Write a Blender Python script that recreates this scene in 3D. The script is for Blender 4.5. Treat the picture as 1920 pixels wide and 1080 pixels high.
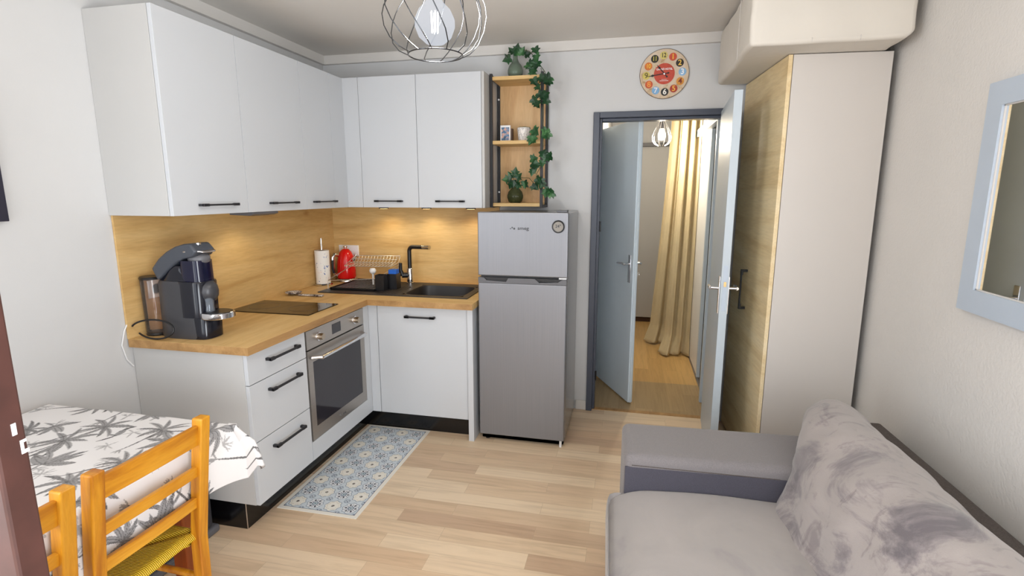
import bpy, bmesh, math, random
import numpy as np
from mathutils import Vector, Matrix
for o in list(bpy.data.objects): bpy.data.objects.remove(o)
S = bpy.context.scene
COL = S.collection
PI = math.pi
R = math.radians

# ---------------------------------------------------------------- camera
CAM_H = 1.5415
cam = bpy.data.cameras.new('camera'); camo = bpy.data.objects.new('camera', cam); COL.objects.link(camo)
camo.location = (0, 0, CAM_H)
camo.rotation_mode = 'XYZ'
camo.rotation_euler = (R(90 - 10.273), 0, R(12.56))
cam.sensor_width = 36.0; cam.sensor_fit = 'HORIZONTAL'; cam.lens = 36.0 * 987.13 / 1920.0
cam.clip_start = 0.02
S.camera = camo

# ---------------------------------------------------------------- world, exposure, light
S.view_settings.view_transform = 'Standard'; S.view_settings.look = 'None'
S.view_settings.gamma = 1.0; S.view_settings.use_curve_mapping = False
S.view_settings.exposure = -0.06
W = bpy.data.worlds.new('world'); S.world = W; W.use_nodes = True
W.node_tree.nodes['Background'].inputs[0].default_value = (0.75, 0.85, 1.0, 1)
W.node_tree.nodes['Background'].inputs[1].default_value = 0.9

def light(name, kind, loc, power, color=(1, 1, 1), size=0.1, sy=None, rot=(0, 0, 0), **kw):
    l = bpy.data.lights.new(name, kind); l.energy = power; l.color = color
    if kind == 'AREA':
        l.size = size
        if sy: l.shape = 'RECTANGLE'; l.size_y = sy
    else: l.shadow_soft_size = size
    for k, v in kw.items(): setattr(l, k, v)
    o = bpy.data.objects.new(name, l); COL.objects.link(o); o.location = loc; o.rotation_euler = rot
    return o
# daylight through the rear window; left and side area lights are added fill
light('window_daylight', 'AREA', (-0.95, -1.56, 1.25), 26, (0.92, 0.96, 1.0), 2.2, 2.1, (R(90), 0, 0))
light('left_fill_light', 'AREA', (-2.14, -0.80, 1.25), 78, (0.94, 0.97, 1.0), 1.4, 1.8, (R(90), 0, R(-90)))
light('side_fill_light', 'AREA', (1.12, -0.80, 1.05), 116, (0.90, 0.95, 1.0), 1.6, 1.9, (R(90), 0, R(90)))
# the pendant bulb, the hall bulb and the spots under the wall cabinets
light('pendant_light', 'POINT', (-0.63, 1.70, 2.07), 24, (1.0, 0.97, 0.93), 0.035)
light('hall_light', 'POINT', (0.24, 4.90, 2.00), 50, (1.0, 0.88, 0.70), 0.03)
SPOTS = [(-1.70, 3.47), (-1.38, 3.47), (-1.06, 3.47)]
for x, y in SPOTS:
    light('cabinet_spot_light', 'SPOT', (x, y, 1.428), 3.6, (1.0, 0.80, 0.52), 0.02, spot_size=R(150), spot_blend=0.8)
light('hood_light', 'SPOT', (-2.02, 2.56, 1.40), 1.6, (1.0, 0.85, 0.6), 0.03, spot_size=R(150), spot_blend=0.8)

# ---------------------------------------------------------------- materials
def srgb(c):
    return tuple((v / 255 / 12.92) if v / 255 <= 0.04045 else ((v / 255 + 0.055) / 1.055) ** 2.4 for v in c) + (1.0,)

class NT:
    def __init__(s, name):
        s.m = bpy.data.materials.new(name); s.m.use_nodes = True
        s.t = s.m.node_tree; s.b = s.t.nodes['Principled BSDF']; s.out = s.t.nodes['Material Output']
    def n(s, typ, **kw):
        nd = s.t.nodes.new(typ)
        for k, v in kw.items(): setattr(nd, k, v)
        return nd
    def l(s, a, b): s.t.links.new(a, b)
    def coord(s, scale=(1, 1, 1), rot=(0, 0, 0)):
        tc = s.n('ShaderNodeTexCoord'); mp = s.n('ShaderNodeMapping')
        mp.inputs['Scale'].default_value = scale; mp.inputs['Rotation'].default_value = rot
        s.l(tc.outputs['Object'], mp.inputs['Vector']); return mp.outputs[0]
    def noise(s, vec, scale, detail=4, rough=0.55, dist=0.0):
        nd = s.n('ShaderNodeTexNoise'); nd.inputs['Scale'].default_value = scale
        nd.inputs['Detail'].default_value = detail; nd.inputs['Roughness'].default_value = rough
        nd.inputs['Distortion'].default_value = dist
        if vec is not None: s.l(vec, nd.inputs['Vector'])
        return nd.outputs['Fac']
    def ramp(s, fac, stops, interp='LINEAR'):
        nd = s.n('ShaderNodeValToRGB'); cr = nd.color_ramp; cr.interpolation = interp
        while len(cr.elements) > 1: cr.elements.remove(cr.elements[-1])
        cr.elements[0].position = stops[0][0]; cr.elements[0].color = stops[0][1]
        for p, c in stops[1:]:
            e = cr.elements.new(p); e.color = c
        s.l(fac, nd.inputs[0]); return nd.outputs[0]
    def mix(s, fac, a, b, mode='MIX'):
        nd = s.n('ShaderNodeMix', data_type='RGBA', blend_type=mode)
        for k, v in ((0, fac), (6, a), (7, b)):
            if hasattr(v, 'is_linked') or hasattr(v, 'links'): s.l(v, nd.inputs[k])
            else: nd.inputs[k].default_value = v
        return nd.outputs[2]
    def bump(s, h, strength=0.2, dist=0.002):
        nd = s.n('ShaderNodeBump'); nd.inputs['Strength'].default_value = strength
        nd.inputs['Distance'].default_value = dist
        s.l(h, nd.inputs['Height']); s.l(nd.outputs[0], s.b.inputs['Normal'])
    def set(s, **kw):
        for k, v in kw.items():
            s.b.inputs[{'base': 'Base Color', 'rough': 'Roughness', 'metal': 'Metallic', 'trans': 'Transmission Weight',
                        'coat': 'Coat Weight', 'sheen': 'Sheen Weight', 'spec': 'Specular IOR Level', 'ior': 'IOR',
                        'estr': 'Emission Strength', 'ecol': 'Emission Color', 'alpha': 'Alpha', 'aniso': 'Anisotropic'}[k]].default_value = v
        return s

def plain(name, rgb, rough=0.5, var=0.05, nscale=6, bump=0.0, bscale=200, bdist=0.001, **kw):
    t = NT(name); t.set(rough=rough, **kw)
    c = srgb(rgb)
    v = t.coord()
    d = tuple(x * (1 - var) for x in c[:3]) + (1,); u = tuple(min(1, x * (1 + var)) for x in c[:3]) + (1,)
    t.l(t.ramp(t.noise(v, nscale), [(0.3, d), (0.7, u)]), t.b.inputs['Base Color'])
    if bump: t.bump(t.noise(v, bscale, 3), bump, bdist)
    return t.m

def wood(name, tones, grain='x', rough=0.45, scale=1.0, knots=True, bump=0.05, contrast=(0.32, 0.5, 0.68)):
    t = NT(name); t.set(rough=rough)
    lo, hi = 1.0 * scale, 9.0 * scale
    sc = {'x': (lo, hi, hi), 'y': (hi, lo, hi), 'z': (hi, hi, lo)}[grain]
    v = t.coord(sc)
    f1 = t.noise(v, 1.1, 6, 0.6, 0.6)
    col = t.ramp(f1, [(p, srgb(c)) for p, c in zip(contrast, tones)])
    v2 = t.coord(tuple(x * 14 for x in sc)); f2 = t.noise(v2, 1.0, 3, 0.5)
    fine = t.ramp(f2, [(0.3, (0.84, 0.82, 0.78, 1)), (0.62, (1, 1, 1, 1))])
    col = t.mix(0.6, col, fine, 'MULTIPLY')
    if knots:
        v3 = t.coord(tuple((1.4 if x == lo else 3.0) for x in sc))
        vo = t.n('ShaderNodeTexVoronoi'); vo.inputs['Scale'].default_value = 1.7; t.l(v3, vo.inputs['Vector'])
        k = t.ramp(vo.outputs['Distance'], [(0.02, (0.34, 0.23, 0.13, 1)), (0.05, (0.72, 0.6, 0.45, 1)), (0.12, (1, 1, 1, 1))])
        col = t.mix(0.75, col, k, 'MULTIPLY')
    t.l(col, t.b.inputs['Base Color'])
    t.bump(f2, bump, 0.0006)
    return t.m

def metal(name, rgb, rough=0.3, brushed=None, metalness=1.0):
    t = NT(name); t.set(rough=rough, metal=metalness)
    c = srgb(rgb); sc = {'x': (2, 300, 300), 'y': (300, 2, 300), 'z': (300, 300, 2), None: (20, 20, 20)}[brushed]
    v = t.coord(sc); f = t.noise(v, 1.0, 2)
    t.l(t.ramp(f, [(0.3, tuple(x * 0.93 for x in c[:3]) + (1,)), (0.7, c)]), t.b.inputs['Base Color'])
    return t.m

def planks(name, tones, width, length, along='x', rough=0.42):
    t = NT(name); t.set(rough=rough)
    tc = t.n('ShaderNodeTexCoord'); mp = t.n('ShaderNodeMapping')
    if along == 'y': mp.inputs['Rotation'].default_value = (0, 0, R(90))
    t.l(tc.outputs['Object'], mp.inputs['Vector'])
    def brick(off, w, h, seedshift):
        b = t.n('ShaderNodeTexBrick'); b.offset = off; b.offset_frequency = 2; b.squash = 1
        m2 = t.n('ShaderNodeMapping'); m2.inputs['Location'].default_value = (seedshift, 0.03, 0)
        t.l(mp.outputs[0], m2.inputs['Vector']); t.l(m2.outputs[0], b.inputs['Vector'])
        b.inputs['Color1'].default_value = (0, 0, 0, 1); b.inputs['Color2'].default_value = (1, 1, 1, 1)
        b.inputs['Mortar'].default_value = (0.5, 0.5, 0.5, 1)
        b.inputs['Scale'].default_value = 1; b.inputs['Mortar Size'].default_value = 0.0007
        b.inputs['Mortar Smooth'].default_value = 0.1
        b.inputs['Brick Width'].default_value = w; b.inputs['Row Height'].default_value = h
        return b
    b = brick(0.37, length, width, 0.13)
    sep = t.ramp(b.outputs['Color'], [(0.0, srgb(tones[0])), (0.3, srgb(tones[1])), (0.55, srgb(tones[2])), (0.8, srgb(tones[3])), (1.0, srgb(tones[1]))])
    # grain, shifted per plank
    vm = t.n('ShaderNodeVectorMath', operation='MULTIPLY'); vm.inputs[1].default_value = (2.2, 34, 1)
    t.l(mp.outputs[0], vm.inputs[0])
    va = t.n('ShaderNodeVectorMath', operation='ADD'); vs = t.n('ShaderNodeVectorMath', operation='SCALE'); vs.inputs['Scale'].default_value = 9.0
    t.l(b.outputs['Color'], vs.inputs[0]); t.l(vm.outputs[0], va.inputs[0]); t.l(vs.outputs[0], va.inputs[1])
    f = t.noise(va.outputs[0], 1.0, 5, 0.6, 0.8)
    g = t.ramp(f, [(0.32, (0.80, 0.77, 0.73, 1)), (0.56, (1.02, 1.01, 1.0, 1))])
    col = t.mix(0.75, sep, g, 'MULTIPLY')
    mo = t.ramp(b.outputs['Fac'], [(0.0, (1, 1, 1, 1)), (1.0, (0.6, 0.55, 0.5, 1))])
    col = t.mix(0.8, col, mo, 'MULTIPLY')
    t.l(col, t.b.inputs['Base Color']); t.bump(f, 0.05, 0.0005)
    return t.m

def vcol(name, rough=0.7, bump=0.0, bscale=700, sheen=0.0, dist=0.0006):
    t = NT(name); t.set(rough=rough, sheen=sheen)
    a = t.n('ShaderNodeVertexColor'); a.layer_name = 'print'
    t.l(a.outputs['Color'], t.b.inputs['Base Color'])
    if bump: t.bump(t.noise(t.coord(), bscale, 2), bump, dist)
    return t.m

def glass(name, rgb, trans=0.8, rough=0.03):
    t = NT(name)
    tr = t.n('ShaderNodeBsdfTransparent'); tr.inputs[0].default_value = srgb(rgb)
    gl = t.n('ShaderNodeBsdfGlossy'); gl.inputs['Roughness'].default_value = rough
    fr = t.n('ShaderNodeFresnel'); fr.inputs[0].default_value = 1.45
    mx = t.n('ShaderNodeMixShader'); t.l(fr.outputs[0], mx.inputs[0]); t.l(tr.outputs[0], mx.inputs[1]); t.l(gl.outputs[0], mx.inputs[2])
    df = t.n('ShaderNodeBsdfDiffuse'); df.inputs[0].default_value = srgb(rgb)
    m2 = t.n('ShaderNodeMixShader'); m2.inputs[0].default_value = trans
    t.l(df.outputs[0], m2.inputs[1]); t.l(mx.outputs[0], m2.inputs[2])
    t.l(m2.outputs[0], t.out.inputs[0]); return t.m

def emit(name, rgb, strength, alpha=1.0):
    t = NT(name)
    e = t.n('ShaderNodeEmission'); e.inputs[0].default_value = srgb(rgb); e.inputs[1].default_value = strength
    if alpha < 1:
        tr = t.n('ShaderNodeBsdfTransparent'); mx = t.n('ShaderNodeMixShader'); mx.inputs[0].default_value = alpha
        t.l(tr.outputs[0], mx.inputs[1]); t.l(e.outputs[0], mx.inputs[2]); t.l(mx.outputs[0], t.out.inputs[0])
    else: t.l(e.outputs[0], t.out.inputs[0])
    return t.m

M = {}
M['white'] = plain('white_plastic', (236, 236, 236), 0.4, 0.01)
M['wall'] = plain('white_plaster', (206, 206, 206), 0.85, 0.015, 3, 0.12, 120, 0.002)
M['wall_rough'] = plain('rough_plaster', (220, 217, 213), 0.85, 0.015, 3, 0.55, 85, 0.004)
M['ceiling'] = plain('ceiling_paint', (222, 218, 212), 0.9, 0.02, 2)
M['trim'] = plain('trim_paint', (214, 210, 205), 0.6, 0.01)
M['laminate'] = plain('white_laminate', (199, 202, 206), 0.42, 0.008, 2)
M['panel'] = plain('shade_toned_laminate', (190, 189, 187), 0.5, 0.01, 2)  # white laminate toned darker, standing in for weaker light on end panels
M['oak'] = wood('oak_board_along_y', [(194, 152, 92), (212, 174, 114), (222, 188, 130)], 'y', 0.5)
M['oak_x'] = wood('oak_board_along_x', [(198, 158, 98), (214, 178, 118), (224, 192, 134)], 'x', 0.5)
M['oak_edge'] = wood('oak_edge_band', [(150, 112, 66), (172, 132, 82), (188, 148, 96)], 'y', 0.5, 1.5, False)
M['oak_z'] = wood('oak_board_upright', [(190, 148, 100), (206, 166, 116), (216, 180, 132)], 'z', 0.5)
M['ash'] = wood('pale_ash_door', [(224, 196, 146), (242, 220, 176), (248, 230, 192)], 'y', 0.62, .8, False)
M['pine'] = wood('orange_pine', [(158, 88, 16), (200, 134, 28), (216, 156, 46)], 'z', 0.35, 1.6, True)
M['redpine'] = wood('red_brown_pine', [(120, 50, 10), (152, 70, 16), (172, 86, 22)], 'z', 0.4, 1.6, False)
M['pine_x'] = wood('orange_pine_rail', [(158, 88, 16), (200, 134, 28), (216, 156, 46)], 'y', 0.35, 1.6, False)
M['brown'] = plain('dark_red_wood', (74, 44, 38), 0.55, 0.3, 10)
M['floor'] = planks('laminate_floor', [(196, 166, 138), (222, 196, 164), (232, 210, 180), (210, 180, 148)], 0.097, 0.66, 'x')
M['floor_hall'] = planks('hall_floor_lit_tone', [(196, 158, 100), (206, 168, 108), (214, 176, 114), (200, 162, 102)], 0.12, 0.9, 'y')
M['floor_hall_dim'] = planks('hall_floor_dim_tone', [(166, 142, 104), (176, 150, 110), (182, 156, 116), (170, 146, 108)], 0.12, 0.9, 'y')  # same hall floor, greyer: the step in light is put into the colour
M['black'] = plain('black_plastic', (24, 24, 27), 0.35, 0.1)
M['blackmat'] = plain('matt_black_metal', (34, 34, 38), 0.5, 0.1)
M['plinth'] = plain('black_gloss_plinth', (10, 9, 11), 0.18, 0.1)
M['wardrobe'] = plain('warm_white_laminate', (214, 208, 202), 0.42, 0.008, 2)
M['navy'] = plain('navy_gloss_plastic', (13, 15, 27), 0.16, 0.1)
M['darkgrey'] = plain('dark_grey_plastic', (58, 58, 62), 0.35, 0.08)
M['midgrey'] = plain('grey_plastic', (96, 96, 100), 0.4, 0.08)
M['granite'] = plain('black_granite_composite', (40, 38, 40), 0.45, 0.25, 300, 0.05)
M['chrome'] = metal('chrome', (225, 225, 228), 0.12)
M['wire'] = metal('grey_lamp_wire', (84, 86, 90), 0.22)
M['rackwire'] = metal('rack_wire', (235, 232, 226), 0.32, None, .7)
M['headgrey'] = plain('charcoal_gloss', (66, 70, 78), 0.28, 0.05)
M['steel'] = metal('brushed_steel', (178, 172, 166), 0.34, 'y', 0.85)
M['fridge'] = metal('silver_fridge_sheet', (140, 141, 146), 0.42, 'z', 0.6)
M['fridgeside'] = metal('silver_fridge_side', (158, 156, 156), 0.22, 'z', 0.6)
M['hob'] = plain('black_ceramic_glass', (22, 14, 9), 0.06, 0.02)
M['ovenglass'] = plain('oven_glass', (44, 42, 48), 0.08, 0.02)
M['white'] = plain('white_plastic', (236, 236, 236), 0.4, 0.01)
M['grey_frame'] = plain('anthracite_door_frame', (66, 72, 86), 0.35, 0.05)
M['bluedoor'] = plain('pale_blue_grey_paint', (190, 201, 209), 0.38, 0.02)
M['bluedoor2'] = plain('blue_grey_door_paint', (212, 224, 232), 0.4, 0.02)
M['mirrorframe'] = plain('pale_blue_mirror_frame', (186, 198, 212), 0.35, 0.02)
M['red'] = plain('glossy_red_enamel', (214, 22, 20), 0.14, 0.03)
M['blue'] = plain('blue_sponge', (32, 96, 190), 0.8, 0.1, 200, 0.3)
M['paper'] = None
M['rush'] = None
M['curtain'] = plain('cream_curtain_cloth', (206, 190, 154), 0.8, 0.05, 8, 0.2, 500)
M['cream'] = plain('cream_cotton_cover', (222, 216, 206), 0.85, 0.02, 3, 0.15, 30, 0.006)
M['greyfab'] = plain('grey_woven_fabric', (126, 121, 122), 0.9, 0.14, 320, 0.5, 500, 0.002, sheen=0.3)
M['darkfab'] = plain('dark_grey_back_fabric', (92, 84, 80), 0.95, 0.25, 220, 0.8, 260, 0.006)
M['leaf'] = None
M['stem'] = plain('ivy_stem', (66, 74, 40), 0.6, 0.1)
M['pot'] = None
M['mirror'] = NT('mirror_silver').set(metal=1.0, rough=0.02, base=(0.9, 0.9, 0.9, 1)).m
M['smoke'] = glass('smoky_clear_plastic', (240, 232, 228), 0.97)
M['clear'] = glass('clear_glass', (226, 232, 240), 0.88)
M['greenglass'] = glass('grey_green_glass', (188, 204, 188), 0.8)
M['darkglass'] = glass('dark_olive_glass', (84, 88, 56), 0.5)
M['bulb'] = emit('glowing_bulb_glass', (236, 243, 255), 1.05, 0.34)
M['filament'] = emit('white_hot_filament', (255, 252, 246), 9.0)
M['bulb_hall'] = emit('hall_bulb_glow', (255, 246, 226), 9.0)
M['spot'] = emit('spot_lens', (255, 214, 150), 6.0)
M['socketdark'] = plain('brown_dark_edge', (70, 44, 30), 0.5, 0.1)

t = NT('palm_leaf_green'); t.set(rough=0.42)
v = t.coord(); t.l(t.ramp(t.noise(v, 14, 3), [(0.35, srgb((14, 46, 26))), (0.55, srgb((32, 78, 40))), (0.74, srgb((84, 132, 80)))]), t.b.inputs['Base Color']); M['leaf'] = t.m
t.m.name = 'ivy_leaf_green'
t = NT('velvet_taupe'); t.set(rough=0.95, sheen=0.35)
v = t.coord((1, 0.8, 1.2)); f = t.noise(v, 4.2, 9, 0.66, 0.9)
f3 = t.noise(t.coord((1.0, 1.8, 1.0)), 7.0, 7, 0.62, 1.0)
c1 = t.ramp(f, [(0.33, srgb((104, 97, 101))), (0.43, srgb((136, 128, 129))), (0.50, srgb((164, 155, 152))), (0.75, srgb((174, 165, 161)))])
c2 = t.ramp(f3, [(0.34, (0.62, 0.60, 0.63, 1)), (0.44, (1, 1, 1, 1))])
t.l(t.mix(0.85, c1, c2, 'MULTIPLY'), t.b.inputs['Base Color']); t.bump(t.noise(t.coord(), 420, 2), 0.35, 0.0015); M['velvet'] = t.m
t = NT('velvet_seat'); t.set(rough=0.95, sheen=0.3)
f = t.noise(t.coord((1, 1, 1)), 2.6, 5, 0.6, 0.9)
c1 = t.ramp(f, [(0.3, srgb((140, 134, 136))), (0.45, srgb((160, 154, 151))), (0.7, srgb((168, 161, 158)))])
t.l(c1, t.b.inputs['Base Color']); t.bump(t.noise(t.coord(), 420, 2), 0.3, 0.0012); M['seatvelvet'] = t.m
t = NT('woven_rush'); t.set(rough=0.5)
wv = t.n('ShaderNodeTexWave'); wv.wave_type = 'BANDS'; wv.bands_direction = 'Y'; wv.inputs['Scale'].default_value = 62; wv.inputs['Distortion'].default_value = 1.0; wv.inputs['Detail'].default_value = 2
t.l(t.coord(), wv.inputs['Vector'])
t.l(t.ramp(wv.outputs['Color'], [(0.0, srgb((176, 128, 14))), (0.25, srgb((226, 182, 30))), (0.8, srgb((248, 212, 60)))]), t.b.inputs['Base Color'])
t.bump(wv.outputs['Fac'], 0.8, 0.004); M['rush'] = t.m
t = NT('printed_paper_towel'); t.set(rough=0.9)
f = t.noise(t.coord(), 17, 3, 0.5, 2.6)
t.l(t.ramp(f, [(0.0, srgb((90, 120, 190))), (0.34, srgb((110, 130, 180))), (0.36, srgb((240, 238, 234))), (0.66, srgb((240, 238, 234))), (0.69, srgb((224, 170, 160)))]), t.b.inputs['Base Color']); M['paper'] = t.m
t = NT('white_pot_black_dashes'); t.set(rough=0.5)
vo = t.n('ShaderNodeTexVoronoi'); vo.inputs['Scale'].default_value = 130; vo.inputs['Randomness'].default_value = 0.25; t.l(t.coord((1.4, 1.4, 0.9)), vo.inputs['Vector'])
t.l(t.ramp(vo.outputs['Distance'], [(0.30, srgb((50, 48, 50))), (0.36, srgb((235, 230, 226)))]), t.b.inputs['Base Color']); M['pot'] = t.m
t = NT('patterned_ceramic'); t.set(rough=0.35)
f = t.noise(t.coord(), 60, 3, 0.6, 1.5)
t.l(t.ramp(f, [(0.44, srgb((58, 46, 50))), (0.5, srgb((170, 160, 156))), (0.6, srgb((226, 220, 214)))]), t.b.inputs['Base Color']); M['ceramic'] = t.m
t = NT('family_snapshot'); t.set(rough=0.4)
f = t.noise(t.coord(), 45, 2, 0.5, 0.5)
t.l(t.ramp(f, [(0.35, srgb((40, 60, 80))), (0.5, srgb((70, 120, 160))), (0.6, srgb((206, 160, 140)))]), t.b.inputs['Base Color']); M['snap'] = t.m

# ---------------------------------------------------------------- mesh building
LOC = {}      # world origin of each parent (None: parts are given in local coordinates)
class MB:
    def __init__(s): s.v = []; s.f = []; s.mi = []
    def add(s, vs, fs, mi=0):
        o = len(s.v); s.v += [tuple(p) for p in vs]; s.f += [tuple(i + o for i in f) for f in fs]; s.mi += [mi] * len(fs); return s
    def box(s, x0, x1, y0, y1, z0, z1, mtx=None, mi=0):
        vs = [(x, y, z) for x in (x0, x1) for y in (y0, y1) for z in (z0, z1)]
        if mtx is not None: vs = [mtx @ Vector(p) for p in vs]
        return s.add(vs, [(0, 1, 3, 2), (4, 6, 7, 5), (0, 4, 5, 1), (2, 3, 7, 6), (0, 2, 6, 4), (1, 5, 7, 3)], mi)
    def prism(s, poly, axis, a, b, mtx=None):
        n = len(poly)
        def p3(q, t):
            return {'x': (t, q[0], q[1]), 'y': (q[0], t, q[1]), 'z': (q[0], q[1], t)}[axis]
        vs = [p3(q, a) for q in poly] + [p3(q, b) for q in poly]
        if mtx is not None: vs = [mtx @ Vector(p) for p in vs]
        fs = [tuple(range(n)), tuple(range(2 * n - 1, n - 1, -1))] + [(i, i + n, (i + 1) % n + n, (i + 1) % n) for i in range(n)]
        return s.add(vs, fs)
    def tube(s, path, r, n=10, closed=False, caps=True):
        P = [Vector(p) for p in path]; m = len(P); rs = r if isinstance(r, (list, tuple)) else [r] * m
        rings = []; prev = None
        for i in range(m):
            if closed: d = P[(i + 1) % m] - P[i - 1]
            else: d = P[min(i + 1, m - 1)] - P[max(i - 1, 0)]
            d = d.normalized() if d.length > 1e-9 else Vector((0, 0, 1))
            if prev is None:
                a = Vector((0, 0, 1)) if abs(d.z) < 0.9 else Vector((1, 0, 0)); u = d.cross(a).normalized()
            else:
                u = prev - d * prev.dot(d)
                u = u.normalized() if u.length > 1e-6 else d.cross(Vector((1, 0, 0))).normalized()
            prev = u; w = d.cross(u)
            rings.append([P[i] + (u * math.cos(2 * PI * k / n) + w * math.sin(2 * PI * k / n)) * rs[i] for k in range(n)])
        vs = [p for g in rings for p in g]; fs = []
        for i in range(m if closed else m - 1):
            j = (i + 1) % m
            for k in range(n): fs.append((i * n + k, i * n + (k + 1) % n, j * n + (k + 1) % n, j * n + k))
        if caps and not closed: fs += [tuple(range(n - 1, -1, -1)), tuple((m - 1) * n + k for k in range(n))]
        return s.add(vs, fs)
    def cyl(s, p0, p1, r0, r1=None, n=24): return s.tube([p0, p1], [r0, r0 if r1 is None else r1], n)
    def lathe(s, c, prof, n=32, axis='z', sx=1.0, sy=1.0):
        vs = []; fs = []; m = len(prof)
        for r, h in prof:
            for k in range(n):
                a = 2 * PI * k / n; q = (r * math.cos(a) * sx, r * math.sin(a) * sy)
                vs.append({'z': (c[0] + q[0], c[1] + q[1], c[2] + h), 'y': (c[0] + q[0], c[1] + h, c[2] + q[1]), 'x': (c[0] + h, c[1] + q[0], c[2] + q[1])}[axis])
        for i in range(m - 1):
            for k in range(n): fs.append((i * n + k, i * n + (k + 1) % n, (i + 1) * n + (k + 1) % n, (i + 1) * n + k))
        if prof[0][0] > 1e-6: fs.append(tuple(range(n - 1, -1, -1)))
        if prof[-1][0] > 1e-6: fs.append(tuple((m - 1) * n + k for k in range(n)))
        return s.add(vs, fs)
    def disc(s, c, r, axis='y', n=32, h=0.002):
        return s.lathe(c, [(r, 0), (r, h)], n, axis)
    def grid(s, fn, nu, nv):
        vs = [fn(i / nu, j / nv) for i in range(nu + 1) for j in range(nv + 1)]
        fs = [(i * (nv + 1) + j, (i + 1) * (nv + 1) + j, (i + 1) * (nv + 1) + j + 1, i * (nv + 1) + j + 1) for i in range(nu) for j in range(nv)]
        return s.add(vs, fs)
    def build(s, name, mat, parent=None, bevel=0, smooth=None, seg=2, solid=0, subd=0, keep=False, rot=None):
        vs = np.array(s.v, float)
        if parent is not None:
            o = LOC.get(parent.name)
            off = np.array(o) if o is not None else np.zeros(3)
        elif keep: off = np.zeros(3)
        else: off = np.array([(vs[:, 0].min() + vs[:, 0].max()) / 2, (vs[:, 1].min() + vs[:, 1].max()) / 2, vs[:, 2].min()])
        me = bpy.data.meshes.new(name); me.from_pydata((vs - off).tolist(), [], s.f); me.validate()
        mats = mat if isinstance(mat, (list, tuple)) else [mat]
        for m in mats: me.materials.append(m)
        if len(mats) > 1 and len(me.polygons) == len(s.mi):
            me.polygons.foreach_set('material_index', s.mi)
        bm = bmesh.new(); bm.from_mesh(me); bmesh.ops.recalc_face_normals(bm, faces=bm.faces); bm.to_mesh(me); bm.free()
        if smooth is not None:
            me.shade_smooth(); me.set_sharp_from_angle(angle=R(smooth))
        ob = bpy.data.objects.new(name, me); COL.objects.link(ob)
        if parent is not None: ob.parent = parent
        else: ob.location = off.tolist()
        LOC[ob.name] = (tuple(off) if parent is None or LOC.get(parent.name) is not None else None)
        if parent is not None and LOC.get(parent.name) is not None: LOC[ob.name] = LOC[parent.name]
        if solid:
            md = ob.modifiers.new('solid', 'SOLIDIFY'); md.thickness = solid; md.offset = -1
        if bevel:
            md = ob.modifiers.new('bevel', 'BEVEL'); md.width = bevel; md.segments = seg; md.limit_method = 'ANGLE'; md.angle_limit = R(40)
            md.harden_normals = False
        if subd:
            md = ob.modifiers.new('subd', 'SUBSURF'); md.levels = subd; md.render_levels = subd
            me.shade_smooth()
        return ob

def B(*a, **k): return MB().box(*a, **k)
def tag(o, label, cat, group=None, kind=None):
    o['label'] = label; o['category'] = cat
    if group: o['group'] = group
    if kind: o['kind'] = kind
    return o
def thing(name, label, cat, loc=(0, 0, 0), rz=None, group=None):
    o = bpy.data.objects.new(name, None); COL.objects.link(o); o.location = loc; o.empty_display_size = 0.05
    if rz is not None: o.rotation_euler = (0, 0, R(rz))
    LOC[o.name] = tuple(loc) if rz is None else None
    return tag(o, label, cat, group)
def struct(o): o['kind'] = 'structure'; return o
def copy_tree(o, parent=None):
    c = o.copy(); COL.objects.link(c); c.parent = parent
    for ch in list(o.children): copy_tree(ch, c)
    return c
def text(s, size, mat, name, parent, mtx, ext=0.0008, align='CENTER'):
    cu = bpy.data.curves.new('txt', 'FONT'); cu.body = s; cu.size = size; cu.extrude = ext; cu.offset = size * .022; cu.align_x = align; cu.align_y = 'CENTER'
    ob = bpy.data.objects.new('txt', cu); COL.objects.link(ob)
    me = bpy.data.meshes.new_from_object(ob.evaluated_get(bpy.context.evaluated_depsgraph_get()))
    COL.objects.unlink(ob); bpy.data.objects.remove(ob)
    mb = MB(); mb.add([mtx @ v.co for v in me.vertices], [tuple(p.vertices) for p in me.polygons])
    return mb if name is None else mb.build(name, mat, parent)
def FY(x, y, z, sx=1.0):    # text facing -y
    return Matrix.Translation((x, y, z)) @ Matrix.Rotation(R(90), 4, 'X') @ Matrix.Diagonal((sx, 1, 1, 1))
def FX(x, y, z):            # text facing +x
    return Matrix.Translation((x, y, z)) @ Matrix.Rotation(R(90), 4, 'Z') @ Matrix.Rotation(R(90), 4, 'X')

# ================================================================= ROOM
XL, XR, YB, YR, ZC = -2.20, 1.18, 3.62, -1.65, 2.50
DX0, DX1, DZ = -0.21, 0.565, 2.03
struct(B(XL - .1, XR + .1, YR - .1, YB + .04, -.08, 0).build('floor', M['floor'], keep=True))
struct(B(-.24, 1.3, YB + .04, 4.30, -.08, -.002).build('floor_hall_entry', M['floor_hall_dim'], keep=True))  # near part of one hall floor, coloured for its dimmer light
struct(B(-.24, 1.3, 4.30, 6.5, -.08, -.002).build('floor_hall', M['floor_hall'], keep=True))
struct(B(DX0 - .03, DX1, YB + .01, YB + .05, -.001, .004).build('trim_1', M['oak_edge']))
struct(B(XL - .1, XR + .1, YR - .1, YB, ZC, ZC + .08).build('ceiling', M['ceiling'], keep=True))
def side_wall(xa, xb, name, mat):       # side walls, each with a window opening added for its fill light
    m = MB(); m.box(xa, xb, YR - .1, -1.52, 0, ZC); m.box(xa, xb, -.08, YB + .1, 0, ZC); m.box(xa, xb, -1.52, -.08, 0, .30); m.box(xa, xb, -1.52, -.08, 2.2, ZC)
    return struct(m.build(name, mat, keep=True))
side_wall(XL - .1, XL, 'wall_left', M['wall']); side_wall(XR, XR + .1, 'wall_right', M['wall_rough'])
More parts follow.
